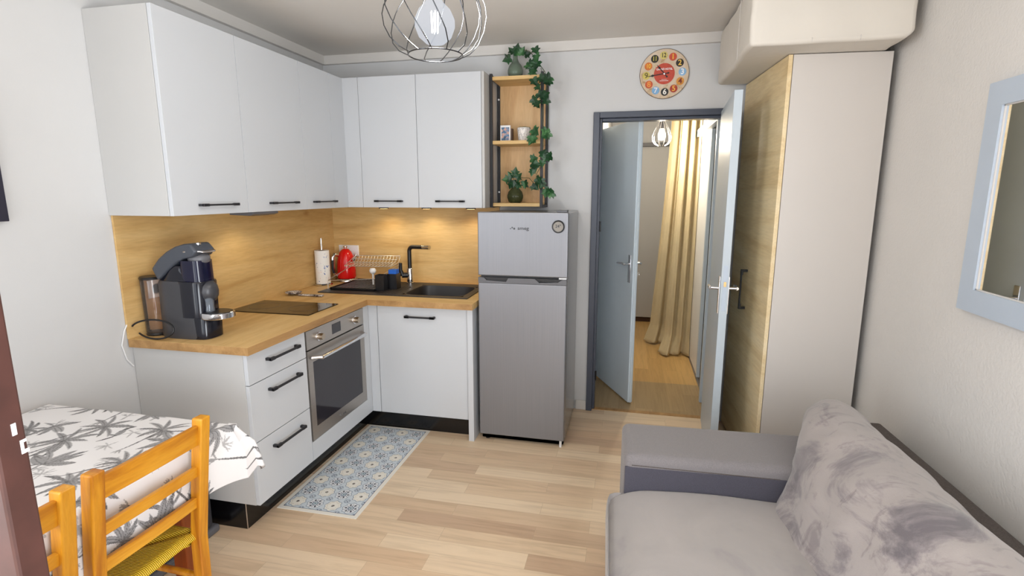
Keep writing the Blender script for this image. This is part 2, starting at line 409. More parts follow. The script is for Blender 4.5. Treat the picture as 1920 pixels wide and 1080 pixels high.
for nm, xx in (('added_window_2', XL - .06), ('added_window_3', XR + .06)):  # unseen frames added around the fill light openings
    m = MB()
    for a in (-1.52, -.83, -.14): m.box(xx - .02, xx + .02, a, a + .06, .30, 2.2)
    m.box(xx - .02, xx + .02, -1.52, -.08, .30, .36); m.box(xx - .02, xx + .02, -1.52, -.08, 2.14, 2.2)
    struct(m.build(nm, M['white'], keep=True))
m = MB(); m.box(XL, DX0 - .04, YB, YB + .1, 0, ZC); m.box(DX1 + .04, XR, YB, YB + .1, 0, ZC); m.box(DX0 - .04, DX1 + .04, YB, YB + .1, DZ + .02, ZC)
struct(m.build('wall_back', M['wall'], keep=True))
m = MB(); wx0, wx1, wz0, wz1 = -2.05, .15, .2, 2.3
m.box(XL, wx0, YR - .1, YR, 0, ZC); m.box(wx1, XR, YR - .1, YR, 0, ZC); m.box(wx0, wx1, YR - .1, YR, 0, wz0); m.box(wx0, wx1, YR - .1, YR, wz1, ZC)
struct(m.build('wall_front', M['wall'], keep=True))
wf = struct(thing('window_1', '', 'window', (-.55, YR - .05, wz0))); del wf['label'], wf['category']
m = MB()
for a in (wx0, -.98, wx1 - .06): m.box(a, a + .06, YR - .08, YR - .02, wz0, wz1)
m.box(wx0, wx1, YR - .08, YR - .02, wz0, wz0 + .06); m.box(wx0, wx1, YR - .08, YR - .02, wz1 - .06, wz1)
m.build('window_frame', M['white'], wf)
# cornice strips
struct(B(XL, XL + .028, YR, YB, 2.44, ZC).build('trim_2', M['trim'], bevel=.002, keep=True))
struct(B(XL + .028, XR, YB - .028, YB, 2.44, ZC).build('trim_3', M['trim'], bevel=.002, keep=True))
struct(B(-.335, DX0 - .05, YB - .012, YB, 0, .07).build('baseboard_back', M['trim'], bevel=.002))
struct(B(XR - .012, XR, YR, 2.84, 0, .07).build('baseboard_right', M['trim'], bevel=.002))
struct(B(XL, XL + .012, YR, 1.48, 0, .07).build('baseboard_left', M['trim'], bevel=.002))
# hall
struct(B(-.24 - .08, -.24, YB + .1, 6.5, 0, ZC).build('wall_hall_left', M['wall'], keep=True))
struct(B(-.24, 1.3, 6.44, 6.52, 0, ZC).build('wall_hall_far', M['wall'], keep=True))
struct(B(-.24, 1.3, YB + .1, 6.5, ZC, ZC + .08).build('ceiling_hall', M['ceiling'], keep=True))
m = MB(); m.box(.60, .68, YB + .1, 3.93, 0, ZC); m.box(.60, .68, 3.93, 6.44, 2.08, ZC); m.box(1.2, 1.3, 3.9, 6.44, 0, ZC); m.box(.6, 1.2, 3.85, 3.93, 0, ZC)
struct(m.build('wall_hall_right', M['wall'], keep=True))
m = MB(); m.box(.555, .60, 3.93, 3.965, 0, 2.08); m.box(.555, .60, 3.93, 6.44, 2.03, 2.09); m.box(.575, .60, 3.965, 3.985, 0, 2.03)
struct(m.build('trim_4', M['bluedoor'], bevel=.002, keep=True))
m = MB(); m.box(.60, .606, 3.985, 6.4, .0, .012); m.box(.63, .636, 3.985, 6.4, .0, .012); m.box(.59, .65, 3.985, 6.4, -.001, .004)
struct(m.build('trim_5', M['steel'], keep=True))
struct(B(-.24, .6, 6.425, 6.44, 0, .05).build('baseboard_hall_far', M['socketdark'], keep=True))
struct(B(-.24, .60, 6.37, 6.44, 2.06, 2.10).build('trim_6', M['darkgrey'], keep=True))
# ---- doors and their frames
f = struct(thing('door_frame', '', 'x', (.18, YB, 0))); del f['label'], f['category']; f.name = 'trim_7'; LOC['trim_7'] = (.18, YB, 0)
m = MB()
x0, x1, z1 = DX0 - .048, DX1 + .045, DZ + .025
for (a, b, ya, yb, zz) in ((x0, DX0 - .008, YB - .022, YB + .11, z1), (DX0 - .012, DX0 + .008, YB + .012, YB + .09, DZ - .012)):
    m.box(a, b, ya, yb, 0, zz)
m.box(DX1 + .005, x1, YB - .022, YB + .11, 0, z1)
m.box(DX0 - .008, DX1 + .005, YB - .022, YB + .11, DZ - .012, z1); m.box(DX0 + .008, DX1 + .005, YB + .012, YB + .09, DZ - .03, DZ - .012)
m.build('frame_surround', M['grey_frame'], f, bevel=.003)
m = MB()
for z in (1.28, .22): m.cyl((DX0 + .012, YB + .012, z), (DX0 + .012, YB + .012, z + .07), .006)
m.build('strike_plate', M['black'], f, smooth=40)

def lever(parent, x, y, z, side, along, plate_h=.2, key=False, nm='door_handle', mat=None):
    """lever handle on a face whose outward normal is local x*side; the lever points along local y*along"""
    mat = mat or M['chrome']; m = MB()
    m.box(min(x, x + side * .006), max(x, x + side * .006), y - .018, y + .018, z - plate_h * .68, z + plate_h * .32)
    m.cyl((x, y, z), (x + side * .045, y, z), .009)
    m.tube([(x + side * .045, y - along * .006, z), (x + side * .05, y + along * .03, z + .002), (x + side * .048, y + along * .08, z - .002), (x + side * .044, y + along * .115, z - .004)], [.010, .009, .008, .007], 12)
    m.build(nm, mat, parent, bevel=.002, smooth=50)

# right-hand leaf, opened into the room (local x: thickness, local y: along the leaf from the hinge)
ang = math.degrees(math.atan2(.052, .735))
d1 = bpy.data.objects.new('door_1', None); COL.objects.link(d1); d1['kind'] = 'structure'
d1.location = (.565, YB - .02, 0); d1.rotation_euler = (0, 0, R(-ang)); LOC['door_1'] = None
m = B(-.040, 0, -.735, 0, .008, 2.035); m.build('door_leaf', M['bluedoor'], d1, bevel=.002)
lever(d1, -.040, -.690, 1.045, -1, 1); lever(d1, 0, -.690, 1.045, 1, 1)
m = B(-.031, -.009, -.7365, -.735, .93, 1.17); m.build('latch_plate', M['mirrorframe'], d1, bevel=.0005)
m = B(-.026, -.014, -.741, -.7365, 1.06, 1.085); m.build('latch_bolt', metal('brass', (190, 160, 110), .3), d1)
# blue leaf in the hall
dv = Vector((.065 + .215, 3.80 - 4.37, 0)); L2 = dv.length
d2 = bpy.data.objects.new('door_2', None); COL.objects.link(d2); d2['kind'] = 'structure'
d2.location = (-.215, 4.37, 0); d2.rotation_euler = (0, 0, math.atan2(dv.y, dv.x) + PI / 2); LOC['door_2'] = None
m = B(-.036, 0, -L2, 0, .012, 2.03); m.box(-.026, -.010, -L2 - .008, -L2, .012, 2.03)
m.build('door_leaf', M['bluedoor2'], d2, bevel=.002)
lever(d2, -.036, -L2 + .05, 1.04, -1, 1); lever(d2, 0, -L2 + .05, 1.04, 1, 1)
m = MB(); m.cyl((0, -L2 + .05, .96), (.035, -L2 + .05, .96), .003); m.tube([(.035, -L2 + .05 + .012 * math.cos(a), .96 + .012 * math.sin(a)) for a in [k * PI / 6 for k in range(12)]], .002, 6, True)
m.build('key', M['chrome'], d2, smooth=50)
# sliding white panels of the hall cupboard, and the grey panel on the far wall
o = bpy.data.objects.new('door_4', None); COL.objects.link(o); o['kind'] = 'structure'; o.location = (.6, 4.5, 0); LOC['door_4'] = (.6, 4.5, 0)
B(.598, .618, 4.50, 5.55, .012, 2.03).build('sliding_panel', M['white'], o, bevel=.002)
m = B(.592, .620, 4.46, 4.50, .012, 2.03); m.build('panel_edge', M['bluedoor'], o, bevel=.002)
B(.636, .654, 5.5, 6.44, .012, 2.03).build('sliding_panel', M['white'], o, bevel=.002)
o = bpy.data.objects.new('door_5', None); COL.objects.link(o); o['kind'] = 'structure'; o.location = (.2, 6.42, 0); LOC['door_5'] = (.2, 6.42, 0)
B(-.1, .59, 6.405, 6.424, .06, 2.055).build('closet_panel', M['panel'], o, bevel=.002)
# dark wooden door edge close to the camera, bottom left
d3 = bpy.data.objects.new('door_3', None); COL.objects.link(d3); d3['kind'] = 'structure'
d3.location = (-.767, .477, 0); d3.rotation_euler = (0, 0, R(8)); LOC['door_3'] = None
m = B(-.36, .0, -.02, .02, 0.02, 1.9); m.build('door_leaf', M['brown'], d3, bevel=.004)
m = B(0, .0008, .002, .008, 1.232, 1.248); m.box(0, .0008, .0095, .0195, 1.203, 1.208); m.box(0, .0008, .0095, .0135, 1.208, 1.222); m.box(0, .0008, .0135, .0175, 1.218, 1.222)
m.build('latch_mark', M['white'], d3)

# ================================================================= KITCHEN
H, HB = .89, .853
ZU0, ZU1 = 1.444, 2.273
def bar_handle(parent, p0, p1, out, name='handle', mat=None, r=.0055, stand=.028):
    """slim black bar handle: p0-p1 on the door face, out = outward unit vector"""
    a, b, o = Vector(p0), Vector(p1), Vector(out); d = (b - a).normalized(); u = d.cross(o)
    m = MB()
    def ob(c, ex, ey, ez):   # box with half extents along d, o, u
        vs = [c + d * sx * ex + o * sy * ey + u * sz * ez for sx in (-1, 1) for sy in (-1, 1) for sz in (-1, 1)]
        m.add(vs, [(0, 1, 3, 2), (4, 6, 7, 5), (0, 4, 5, 1), (2, 3, 7, 6), (0, 2, 6, 4), (1, 5, 7, 3)])
    ob((a + b) / 2 + o * stand, (b - a).length / 2, .004, r)
    for e, s in ((a, 1), (b, -1)):
        ob(e + d * s * .007 + o * (stand / 2), .007, stand / 2, r + .001)
        ob(e + d * s * .016 + o * (stand - .002), .016, .006, r + .002)
    return m.build(name, mat or M['blackmat'], parent, bevel=.0015)

# ---- splashback boards
tag(B(-2.198, -2.188, 1.868, 3.61, H, ZU0 + .01).build('splashback', M['oak']), 'oak effect splashback board on the left wall behind coffee machine and hob', 'splashback')
tag(B(-2.188, -.895, 3.608, 3.618, H, ZU0 + .01).build('splashback', M['oak_x']), 'oak effect splashback board on the back wall behind kettle and sink', 'splashback')

# ---- worktop with a cut-out for the sink
wt = thing('worktop', 'L shaped oak effect worktop over the white base cabinets', 'worktop', (-1.9, 2.7, HB))
BX0, BX1, BY0, BY1 = -1.42, -1.01, 3.10, 3.46     # basin opening
m = B(-2.19, -1.572, 1.866, 3.61, HB, H)
m.build('board', [M['oak']], wt, bevel=.0015)
m = MB(); xa = -1.572
m.box(xa, BX0, 2.925, 3.61, HB, H); m.box(BX1, -.893, 2.925, 3.61, HB, H); m.box(BX0, BX1, 2.925, BY0, HB, H); m.box(BX0, BX1, BY1, 3.61, HB, H)
m.build('board', M['oak_x'], wt)
m = B(-1.572, -1.5705, 1.866, 2.925, HB + .0005, H - .0008); m.box(-2.19, -1.5705, 1.8645, 1.866, HB + .0005, H - .0008); m.box(-1.5705, -.893, 2.9235, 2.925, HB + .0005, H - .0008)
m.build('edge_band', M['oak_edge'], wt)

# ---- base: drawer cabinet
XF = -1.600      # front face of the left run
XBK = -2.198
dc = thing('drawer_cabinet', 'white base cabinet with three drawers and black handles beside the table', 'cabinet', (-1.9, 2.1, 0.13))
m = B(XBK, XF - .020, 1.888, 1.906, .13, HB); m.build('side_panel', M['panel'], dc, bevel=.001)
B(XBK, XF - .022, 1.906, 2.312, .13, HB).build('carcass', M['panel'], dc)
for z0, z1, hz in ((.707, .846, .793), (.434, .703, .648), (.132, .430, .368)):
    dr = B(XF - .019, XF, 1.889, 2.309, z0, z1).build('drawer_front', M['laminate'], dc, bevel=.001)
    bar_handle(dr, (XF, 2.005, hz), (XF, 2.232, hz), (1, 0, 0))
# ---- oven
ov = thing('oven', 'built in stainless steel oven with dark glass door under the hob', 'oven', (-1.9, 2.62, .24))
B(XBK, XF - .022, 2.318, 2.918, .238, HB - .004).build('oven_body', M['darkgrey'], ov)
B(XF - .020, XF, 2.322, 2.917, .738, .838).build('control_panel', M['steel'], ov, bevel=.001)
m = B(XF, XF + .0012, 2.563, 2.652, .762, .818); m.build('display', M['ovenglass'], ov)
for y in (2.432, 2.812):
    m = MB(); m.lathe((XF, y, .786), [(.024, 0), (.024, .004), (.017, .006)], 28, 'x'); m.build('knob_collar', M['chrome'], ov, smooth=40)
    m = MB(); m.lathe((XF + .004, y, .786), [(.0175, 0), (.0185, .010), (.0165, .024), (.016, .026)], 28, 'x'); m.build('knob', metal('warm_steel', (190, 176, 158), .3), ov, smooth=40)
m = MB()
y0, y1, z0, z1 = 2.322, 2.917, .238, .730; a0, a1, b0, b1 = 2.366, 2.868, .305, .664
m.box(XF - .020, XF, y0, a0, z0, z1); m.box(XF - .020, XF, a1, y1, z0, z1); m.box(XF - .020, XF, a0, a1, z0, b0); m.box(XF - .020, XF, a0, a1, b1, z1)
od = m.build('oven_door', M['steel'], ov)
B(XF - .018, XF - .001, a0, a1, b0, b1).build('door_glass', M['ovenglass'], od)
m = MB(); m.tube([(XF + .045, 2.385, .688), (XF + .045, 2.850, .688)], .011, 16)
for y in (2.385, 2.850):
    m.tube([(XF, y - (.03 if y < 2.5 else -.03), .690), (XF + .028, y - (.012 if y < 2.5 else -.012), .690), (XF + .046, y, .688)], [.011, .010, .011], 12)
m.build('handle', M['chrome'], od, smooth=50)
text('smeg', .018, M['chrome'], 'maker_mark', od, FX(XF + .0004, 2.64, .266), .0004)
m = MB()
for dy, r in ((-.050, .0022), (-.044, .0028), (-.037, .0034)): m.lathe((XF, 2.64 + dy, .266 + (.005 if r < .003 else 0)), [(r, 0), (r, .0009)], 10, 'x')
m.build('maker_dots', M['chrome'], od)
# ---- cabinet around the oven, corner and sink units
oc = thing('oven_cabinet', 'white base cabinet panel beneath the oven and in the inner corner', 'cabinet', (-1.9, 2.65, .13))
B(XF - .018, XF, 2.313, 2.984, .131, .2345).build('lower_panel', M['laminate'], oc, bevel=.001)
B(XF - .018, XF, 2.920, 2.984, .2345, .849).build('filler_panel', M['laminate'], oc, bevel=.001)
B(XBK, XF - .024, 2.318, 2.98, .131, .232).build('carcass', M['panel'], oc)
sk = thing('sink_cabinet', 'white base cabinet with one tall door and black handle under the sink', 'cabinet', (-1.25, 3.3, .13))
YF = 2.984
B(XF, -1.541, YF, YF + .018, .131, .849).build('filler_panel', M['laminate'], sk, bevel=.001)
dr = B(-1.537, -.942, YF, YF + .018, .131, .846).build('cabinet_door', M['laminate'], sk, bevel=.001)
bar_handle(dr, (-1.345, YF, .783), (-1.148, YF, .783), (0, -1, 0))
m = B(-1.58, -.942, YF + .02, YF + .03, .131, .84); m.box(-1.58, -1.56, YF + .03, 3.6, .131, .84); m.box(-.962, -.942, YF + .03, 3.6, .131, .84); m.box(-1.56, -.962, YF + .03, 3.6, .131, .15)
m.build('carcass', M['panel'], sk)
B(-.938, -.904, 2.962, 3.61, 0, .852).build('side_panel', M['laminate'], sk, bevel=.001)
# ---- plinth
pl = thing('plinth', 'glossy black kickboard along the foot of the base cabinets', 'plinth', (-1.8, 2.5, 0))
B(XBK, -1.680, 1.892, 1.904, 0, .13).build('end_board', M['plinth'], pl)
B(-1.692, -1.680, 1.904, 3.06, 0, .13).build('board', M['plinth'], pl)
B(-1.680, -.938, 3.048, 3.060, 0, .13).build('board', M['plinth'], pl)
m = MB(); m.tube([(-1.681, 1.893, 0), (-1.681, 1.893, .13)], .0022, 8); m.build('corner_strip', M['chrome'], pl)

# ---- wall cabinets
XUF, YUF = -1.865, 3.280
def upper(name, label, box, door, hp0, hp1, out):
    c = thing(name, label, 'cabinet', ((box[0] + box[1]) / 2, (box[2] + box[3]) / 2, ZU0), group='white wall cabinets')
    B(*box, ZU0, ZU1).build('carcass', M['panel'], c, bevel=.0008)
    d = B(*door, ZU0, ZU1).build('cabinet_door', M['laminate'], c, bevel=.001)
    bar_handle(d, hp0, hp1, out, r=.0042)
    return c
def upl(label, y0, y1, h0, h1): return upper('wall_cabinet', label, (XL + .001, XUF - .021, y0 + .0, y1 - .0015), (XUF - .019, XUF, y0 if y0 > 1.9 else 1.862, y1 - .003), (XUF, h0, 1.487), (XUF, h1, 1.487), (1, 0, 0))
def upb(label, x0, x1, h0, h1): return upper('wall_cabinet', label, (x0 + .0015, x1, YUF + .021, YB - .001), (x0 + .0015, x1 - .0015, YUF, YUF + .019), (h0, YUF, 1.486), (h1, YUF, 1.486), (0, -1, 0))
c = upl('white wall cabinet at the near left end, above the coffee machine', 1.880, 2.314, 1.997, 2.218)
B(XL + .001, XUF - .021, 1.861, 1.879, ZU0, ZU1).build('end_panel', M['panel'], c, bevel=.001)
upl('white wall cabinet on the left wall above the hob, holding the hood', 2.314, 2.811, 2.472, 2.697)
upl('narrow white wall cabinet on the left wall nearest the corner', 2.811, 3.120, 2.870, 3.100)
c = thing('corner_wall_cabinet', 'blank white corner filler between the left and back wall cabinets', 'cabinet', (-1.95, 3.35, ZU0), group='white wall cabinets')
m = B(XUF - .019, XUF, 3.120, YUF + .019, ZU0, ZU1); m.box(XUF, -1.756, YUF, YUF + .019, ZU0, ZU1); m.build('filler_panel', M['laminate'], c, bevel=.001)
B(XL + .001, -1.757, YUF + .022, YB - .001, ZU0, ZU1).build('carcass', M['panel'], c)
upb('white wall cabinet above the kettle, left of the two on the back wall', -1.755, -1.356, -1.661, -1.466)
c = upb('white wall cabinet above the sink, beside the open shelf', -1.356, -.925, -1.232, -1.040)
B(-.924, -.907, YUF, YB - .001, ZU0, ZU1).build('end_panel', M['panel'], c, bevel=.001)
hd = thing('extractor_hood', 'slim grey extractor hood under the wall cabinet above the hob', 'hood', (-2.0, 2.56, 1.42))
m = MB(); m.prism([(-2.02, ZU0 - .001), (-2.02, 1.428), (-1.905, 1.424), (-1.880, 1.432), (-1.880, ZU0 - .001)], 'y', 2.36, 2.56); m.build('hood_body', M['midgrey'], hd, bevel=.002)
B(-1.93, -1.91, 2.40, 2.52, 1.4225, 1.426).build('switch_strip', M['darkgrey'], hd)
m = B(-2.01, -1.95, 2.39, 2.53, 1.4245, 1.4275); m.build('filter_grille', M['steel'], hd)
for (x, y), w in zip(SPOTS, ('the kettle', 'the dish rack', 'the sink')):
    s_ = thing('cabinet_spotlight', 'round lit spotlight under the back wall cabinet above ' + w, 'light', (x, y, 1.43), group='spotlights under the wall cabinets')
    m = MB(); m.lathe((x, y, 1.431), [(.034, 0), (.034, .0125)], 28); m.build('housing', M['blackmat'], s_, smooth=40)
    m = MB(); m.lathe((x, y, 1.4298), [(.026, 0), (.026, .001)], 28); m.build('lens', M['spot'], s_)

# ---- hob
hb = thing('hob', 'black ceramic glass hob set in the worktop above the oven', 'hob', (-1.91, 2.6, H))
B(-2.165, -1.665, 2.452, 2.752, H, H + .005).build('glass_plate', M['hob'], hb, bevel=.002)
for cx in (-2.05, -1.79):
    m = MB(); m.tube([(cx + .085 * math.cos(a), 2.602 + .085 * math.sin(a), H + .0052) for a in [k * PI / 24 for k in range(48)]], .0004, 4, True)
    m.build('cooking_zone_mark', M['darkgrey'], hb)

# ---- sink and tap
sn = thing('sink', 'black granite sink with drainer let into the worktop', 'sink', (-1.5, 3.3, H))
m = MB(); SX0, SX1, SY0, SY1, t_ = -2.000, -.968, 3.062, 3.555, .006
m.box(SX0, BX0, SY0, SY1, H, H + t_); m.box(BX1, SX1, SY0, SY1, H, H + t_); m.box(BX0, BX1, SY0, BY0, H, H + t_); m.box(BX0, BX1, BY1, SY1, H, H + t_)
m.build('rim', M['granite'], sn)
m = MB()
N_ = 40
def rr(cx, cy, hx, hy, r):
    out = []
    for k in range(N_):
        a = 2 * PI * k / N_; ca, sa = math.cos(a), math.sin(a); p = 6
        q = (abs(ca) ** p + abs(sa) ** p) ** (-1 / p); out.append((cx + hx * ca * q, cy + hy * sa * q))
    return out
cx, cy, hx, hy = (BX0 + BX1) / 2, (BY0 + BY1) / 2, (BX1 - BX0) / 2, (BY1 - BY0) / 2
rings = [[(x, y, z) for x, y in rr(cx, cy, hx * s, hy * s, 0)] for s, z in ((1.04, H + .0065), (.985, H + .006), (.97, H - .002), (.95, H - .15), (.88, H - .175), (.15, H - .182), (.08, H - .182))]
vs = [p for g in rings for p in g]; fs = [(i * N_ + k, i * N_ + (k + 1) % N_, (i + 1) * N_ + (k + 1) % N_, (i + 1) * N_ + k) for i in range(len(rings) - 1) for k in range(N_)]
m.add(vs, fs); m.build('basin', M['granite'], sn, smooth=50)
m = MB(); m.lathe((cx, cy, H - .183), [(.04, 0), (.038, .004), (.02, .002), (.0, .003)], 24); m.build('drain', M['chrome'], sn, smooth=40)
m = MB()
for k in range(7): m.tube([(-1.60 + k * .022, 3.10, H + .0065), (-1.60 + k * .022, 3.36, H + .0065)], .002, 6)
m.build('drainer_ribs', M['granite'], sn)
tp = thing('tap', 'black angled kitchen tap with chrome base standing on the sink', 'tap', (-1.532, 3.50, H + .006))
tx, ty = -1.532, 3.50; z = H + .006
m = MB(); m.lathe((tx, ty, z), [(.026, 0), (.026, .008), (.022, .012), (.022, .105), (.018, .112)], 28); m.build('tap_base', M['chrome'], tp, smooth=40)
m = MB(); pts = [(tx, ty, z + .11), (tx, ty, z + .235)] + [(tx + .030 * (1 - math.cos(a)), ty - .004 * (1 - math.cos(a)), z + .235 + .030 * math.sin(a)) for a in [k * PI / 12 for k in range(1, 7)]] + [(tx + .12, ty - .04, z + .268)]
m.tube(pts, .0145, 18); m.build('spout', M['black'], tp, smooth=50)
m = MB(); m.cyl((tx + .12, ty - .04, z + .268), (tx + .178, ty - .062, z + .2695), .0155); m.build('spout_tip', M['chrome'], tp, smooth=40)
m = MB(); m.cyl((tx, ty, z + .062), (tx - .050, ty - .030, z + .062), .019); m.tube([(tx - .046, ty - .028, z + .062), (tx - .056, ty - .036, z + .10), (tx - .052, ty - .040, z + .152)], [.019, .013, .011], 14)
m.build('lever', M['black'], tp, smooth=50)

# ---- dish rack on its tray, cutlery pot, sponge
ry = thing('dish_rack', 'chrome wire dish rack standing over the sink drainer', 'dish rack', (-1.82, 3.34, H + .016))
ra, rb, rc, rd = -1.985, -1.635, 3.165, 3.535
zt = H + .006
m = MB(); m.box(ra + .02, rb + .0, rc - .01, rd + .0, zt, zt + .006)
for (x0, x1, y0, y1) in ((ra + .02, rb, rc - .01, rc + .0), (ra + .02, rb, rd - .01, rd), (ra + .02, ra + .03, rc - .01, rd), (rb - .01, rb, rc - .01, rd)): m.box(x0, x1, y0, y1, zt, zt + .016)
tray = m
m = MB()
for k in range(12): m.box(ra + .048 + k * .025, ra + .055 + k * .025, rc + .012, rd - .022, zt + .006, zt + .0135)
for k in range(7): m.box(ra + .040, rb - .015, rc + .03 + k * .05, rc + .034 + k * .05, zt + .006, zt + .012)
ribs = m; m = tray
tag(m.build('drip_tray', M['black'], bevel=.002), 'black ribbed plastic tray lying under the dish rack', 'tray')
ribs.build('ribs', M['midgrey'], bpy.data.objects['drip_tray'])
m = MB(); zr = 1.005; r_ = .0026
m.tube([(ra, rc, .955), (rb, rc + .02, .975), (rb, rd, 1.02), (ra, rd, 1.02)], .003, 8, True)
m.tube([(ra + .02, rd - .02, 1.085), (rb + .02, rd - .01, 1.09), (rb + .02, rc + .19, 1.035), (ra + .02, rc + .19, 1.03)], .003, 8, True)
for k in range(15):
    x = ra + .03 + k * .0245
    m.tube([(x, rd - .02, 1.087), (x + .004, rd - .055, 1.05), (x, rc + .19, 1.032)], r_ * .8, 6)
for q in (.33, .66): m.tube([(ra + .02, rd - .02 - q * .16, 1.087 - q * .055), (rb + .02, rd - .01 - q * .16, 1.087 - q * .055)], r_, 6)
m.build('wire_basket', M['rackwire'], ry, smooth=60)
for (x, y) in ((ra, rc), (ra, rd), (rb, rc + .02), (rb, rd)):
    m = MB(); m.tube([(x, y, zt + (.0 if (x, y) != (ra, rd) else .0)), (x, y, .96 if y < 3.3 else 1.02)] + ([(x + .02, y - .02, 1.087)] if y > 3.4 else []), .0028, 8); m.build('leg', M['rackwire'], ry, smooth=60)
def cup_box(x0, x1, y0, y1, z0, z1, t=.003):
    m = MB(); m.box(x0, x1, y0, y1, z0, z0 + t)
    for b in ((x0, x1, y0, y0 + t), (x0, x1, y1 - t, y1), (x0, x0 + t, y0, y1), (x1 - t, x1, y0, y1)): m.box(*b, z0, z1)
    return m
m = cup_box(-1.642, -1.580, 3.175, 3.235, zt, 1.002); tag(m.build('cutlery_pot', M['black'], bevel=.002), 'black plastic cutlery pot in front of the blue sponge holder', 'pot')
m = cup_box(-1.592, -1.525, 3.255, 3.325, zt, 1.0); tag(m.build('sponge_holder', M['black'], bevel=.002), 'black plastic holder with blue sponge beside the cutlery pot', 'holder')
tag(B(-1.588, -1.530, 3.262, 3.318, .935, 1.028).build('sponge', M['blue'], bevel=.006), 'blue sponge standing in the black holder at the sink', 'sponge')
m = MB(); m.lathe((-1.735, 3.33, zt + .012), [(.0, 0), (.006, 0), (.007, .075), (.020, .085), (.024, .100), (.016, .115), (0, .118)], 20)
tag(m.build('dish_brush', M['white'], smooth=50), 'white round headed brush upright inside the dish rack', 'brush')

# ---- kitchen roll, kettle
px, py = -2.125, 3.335
kr = thing('kitchen_roll_holder', 'upright steel kitchen roll holder in the worktop corner', 'holder', (px, py, H))
m = MB(); m.lathe((px, py, H), [(.062, 0), (.064, .006), (.058, .012), (.012, .014)], 32); m.build('base', M['chrome'], kr, smooth=40)
m = MB(); m.cyl((px, py, H + .012), (px, py, H + .335), .0075); m.build('rod', M['chrome'], kr, smooth=40)
m = MB(); m.lathe((px, py, H + .0145), [(.020, .235), (.020, 0), (.050, 0), (.050, .235), (.020, .235)], 36)
tag(m.build('kitchen_roll', M['paper'], smooth=40), 'white paper kitchen roll printed with small blue and pink motifs', 'kitchen roll')
kx, ky = -2.048, 3.522
kt = thing('kettle', 'glossy red retro electric kettle with chrome handle in the corner', 'kettle', (kx, ky, H))
m = MB(); m.lathe((kx, ky, H), [(.070, 0), (.074, .006), (.072, .018), (.066, .024)], 36); m.build('power_base', M['chrome'], kt, smooth=40)
m = MB(); m.lathe((kx, ky, H), [(.056, .024), (.066, .028), (.068, .045), (.067, .10), (.063, .15), (.055, .19), (.042, .22), (.024, .240), (.0, .246)], 40); m.build('body', M['red'], kt, smooth=60)
m = MB(); m.tube([(kx - .030, ky - .050, H + .20), (kx - .045, ky - .078, H + .208), (kx - .054, ky - .094, H + .185), (kx - .056, ky - .096, H + .10), (kx - .050, ky - .088, H + .06), (kx - .032, ky - .054, H + .055)], [.011, .016, .017, .016, .012, .009], 14); m.build('handle', M['chrome'], kt, smooth=60)
m = MB(); m.tube([(kx - .046, ky - .106, H + .17), (kx - .047, ky - .107, H + .11), (kx - .042, ky - .100, H + .075)], .009, 10); m.build('grip', M['black'], kt, smooth=60)
m = MB(); m.lathe((kx, ky, H + .244), [(.012, 0), (.010, .006), (.016, .012), (.014, .020), (.0, .022)], 20); m.build('lid_knob', M['chrome'], kt, smooth=50)
m = MB(); m.tube([(kx + .070, ky - .012, H + .16), (kx + .088, ky - .014, H + .19), (kx + .094, ky - .014, H + .205)], [.014, .011, .008], 12); m.build('kettle_spout', M['chrome'], kt, smooth=50)
# kettle double socket
so = thing('double_socket', 'white double wall socket above the red kettle', 'socket', (-2.06, 3.605, 1.11))
B(-2.146, -1.984, 3.598, 3.608, 1.068, 1.152).build('cover_plate', M['white'], so, bevel=.003)
for x in (-2.104, -2.026):
    m = MB(); m.lathe((x, 3.598, 1.11), [(.027, -.001), (.024, -.002), (.0215, 0), (.020, .006), (0, .006)], 28, 'y'); o_ = m.build('socket_well', M['white'], so, smooth=40)
    m = MB(); m.lathe((x - .009, 3.5975, 1.11), [(.0022, 0), (.0022, .004)], 8, 'y'); m.lathe((x + .009, 3.5975, 1.11), [(.0022, 0), (.0022, .004)], 8, 'y'); m.build('pin_hole', M['black'], o_)
so = thing('wall_socket', 'single white wall socket behind the coffee machine water tank', 'socket', (-2.188, 2.03, 1.095))
B(-2.188, -2.180, 1.988, 2.072, 1.052, 1.136).build('cover_plate', M['white'], so, bevel=.003)
m = MB(); m.lathe((-2.180, 2.03, 1.094), [(.027, 0), (.025, .002), (.021, -.001), (0, -.001)], 28, 'x'); m.build('socket_well', M['trim'], so, smooth=40)

# ---- spoon rest
sr = thing('spoon_rest', 'spoon shaped patterned ceramic spoon rest behind the hob', 'spoon rest', (-2.04, 2.94, H))
m = MB()
def spoon(u, v):
    a = v * 2 * PI; r = .055 * u; return (-2.105 + r * math.cos(a) * .95, 2.955 + r * math.sin(a) * .95, H + .004 + .014 * u ** 3)
m.grid(spoon, 8, 28); m.build('bowl', M['ceramic'], sr, solid=.004, smooth=60)
m = B(-2.058, -1.885, 2.925, 2.957, H + .003, H + .012); m.build('handle', M['ceramic'], sr, bevel=.004)

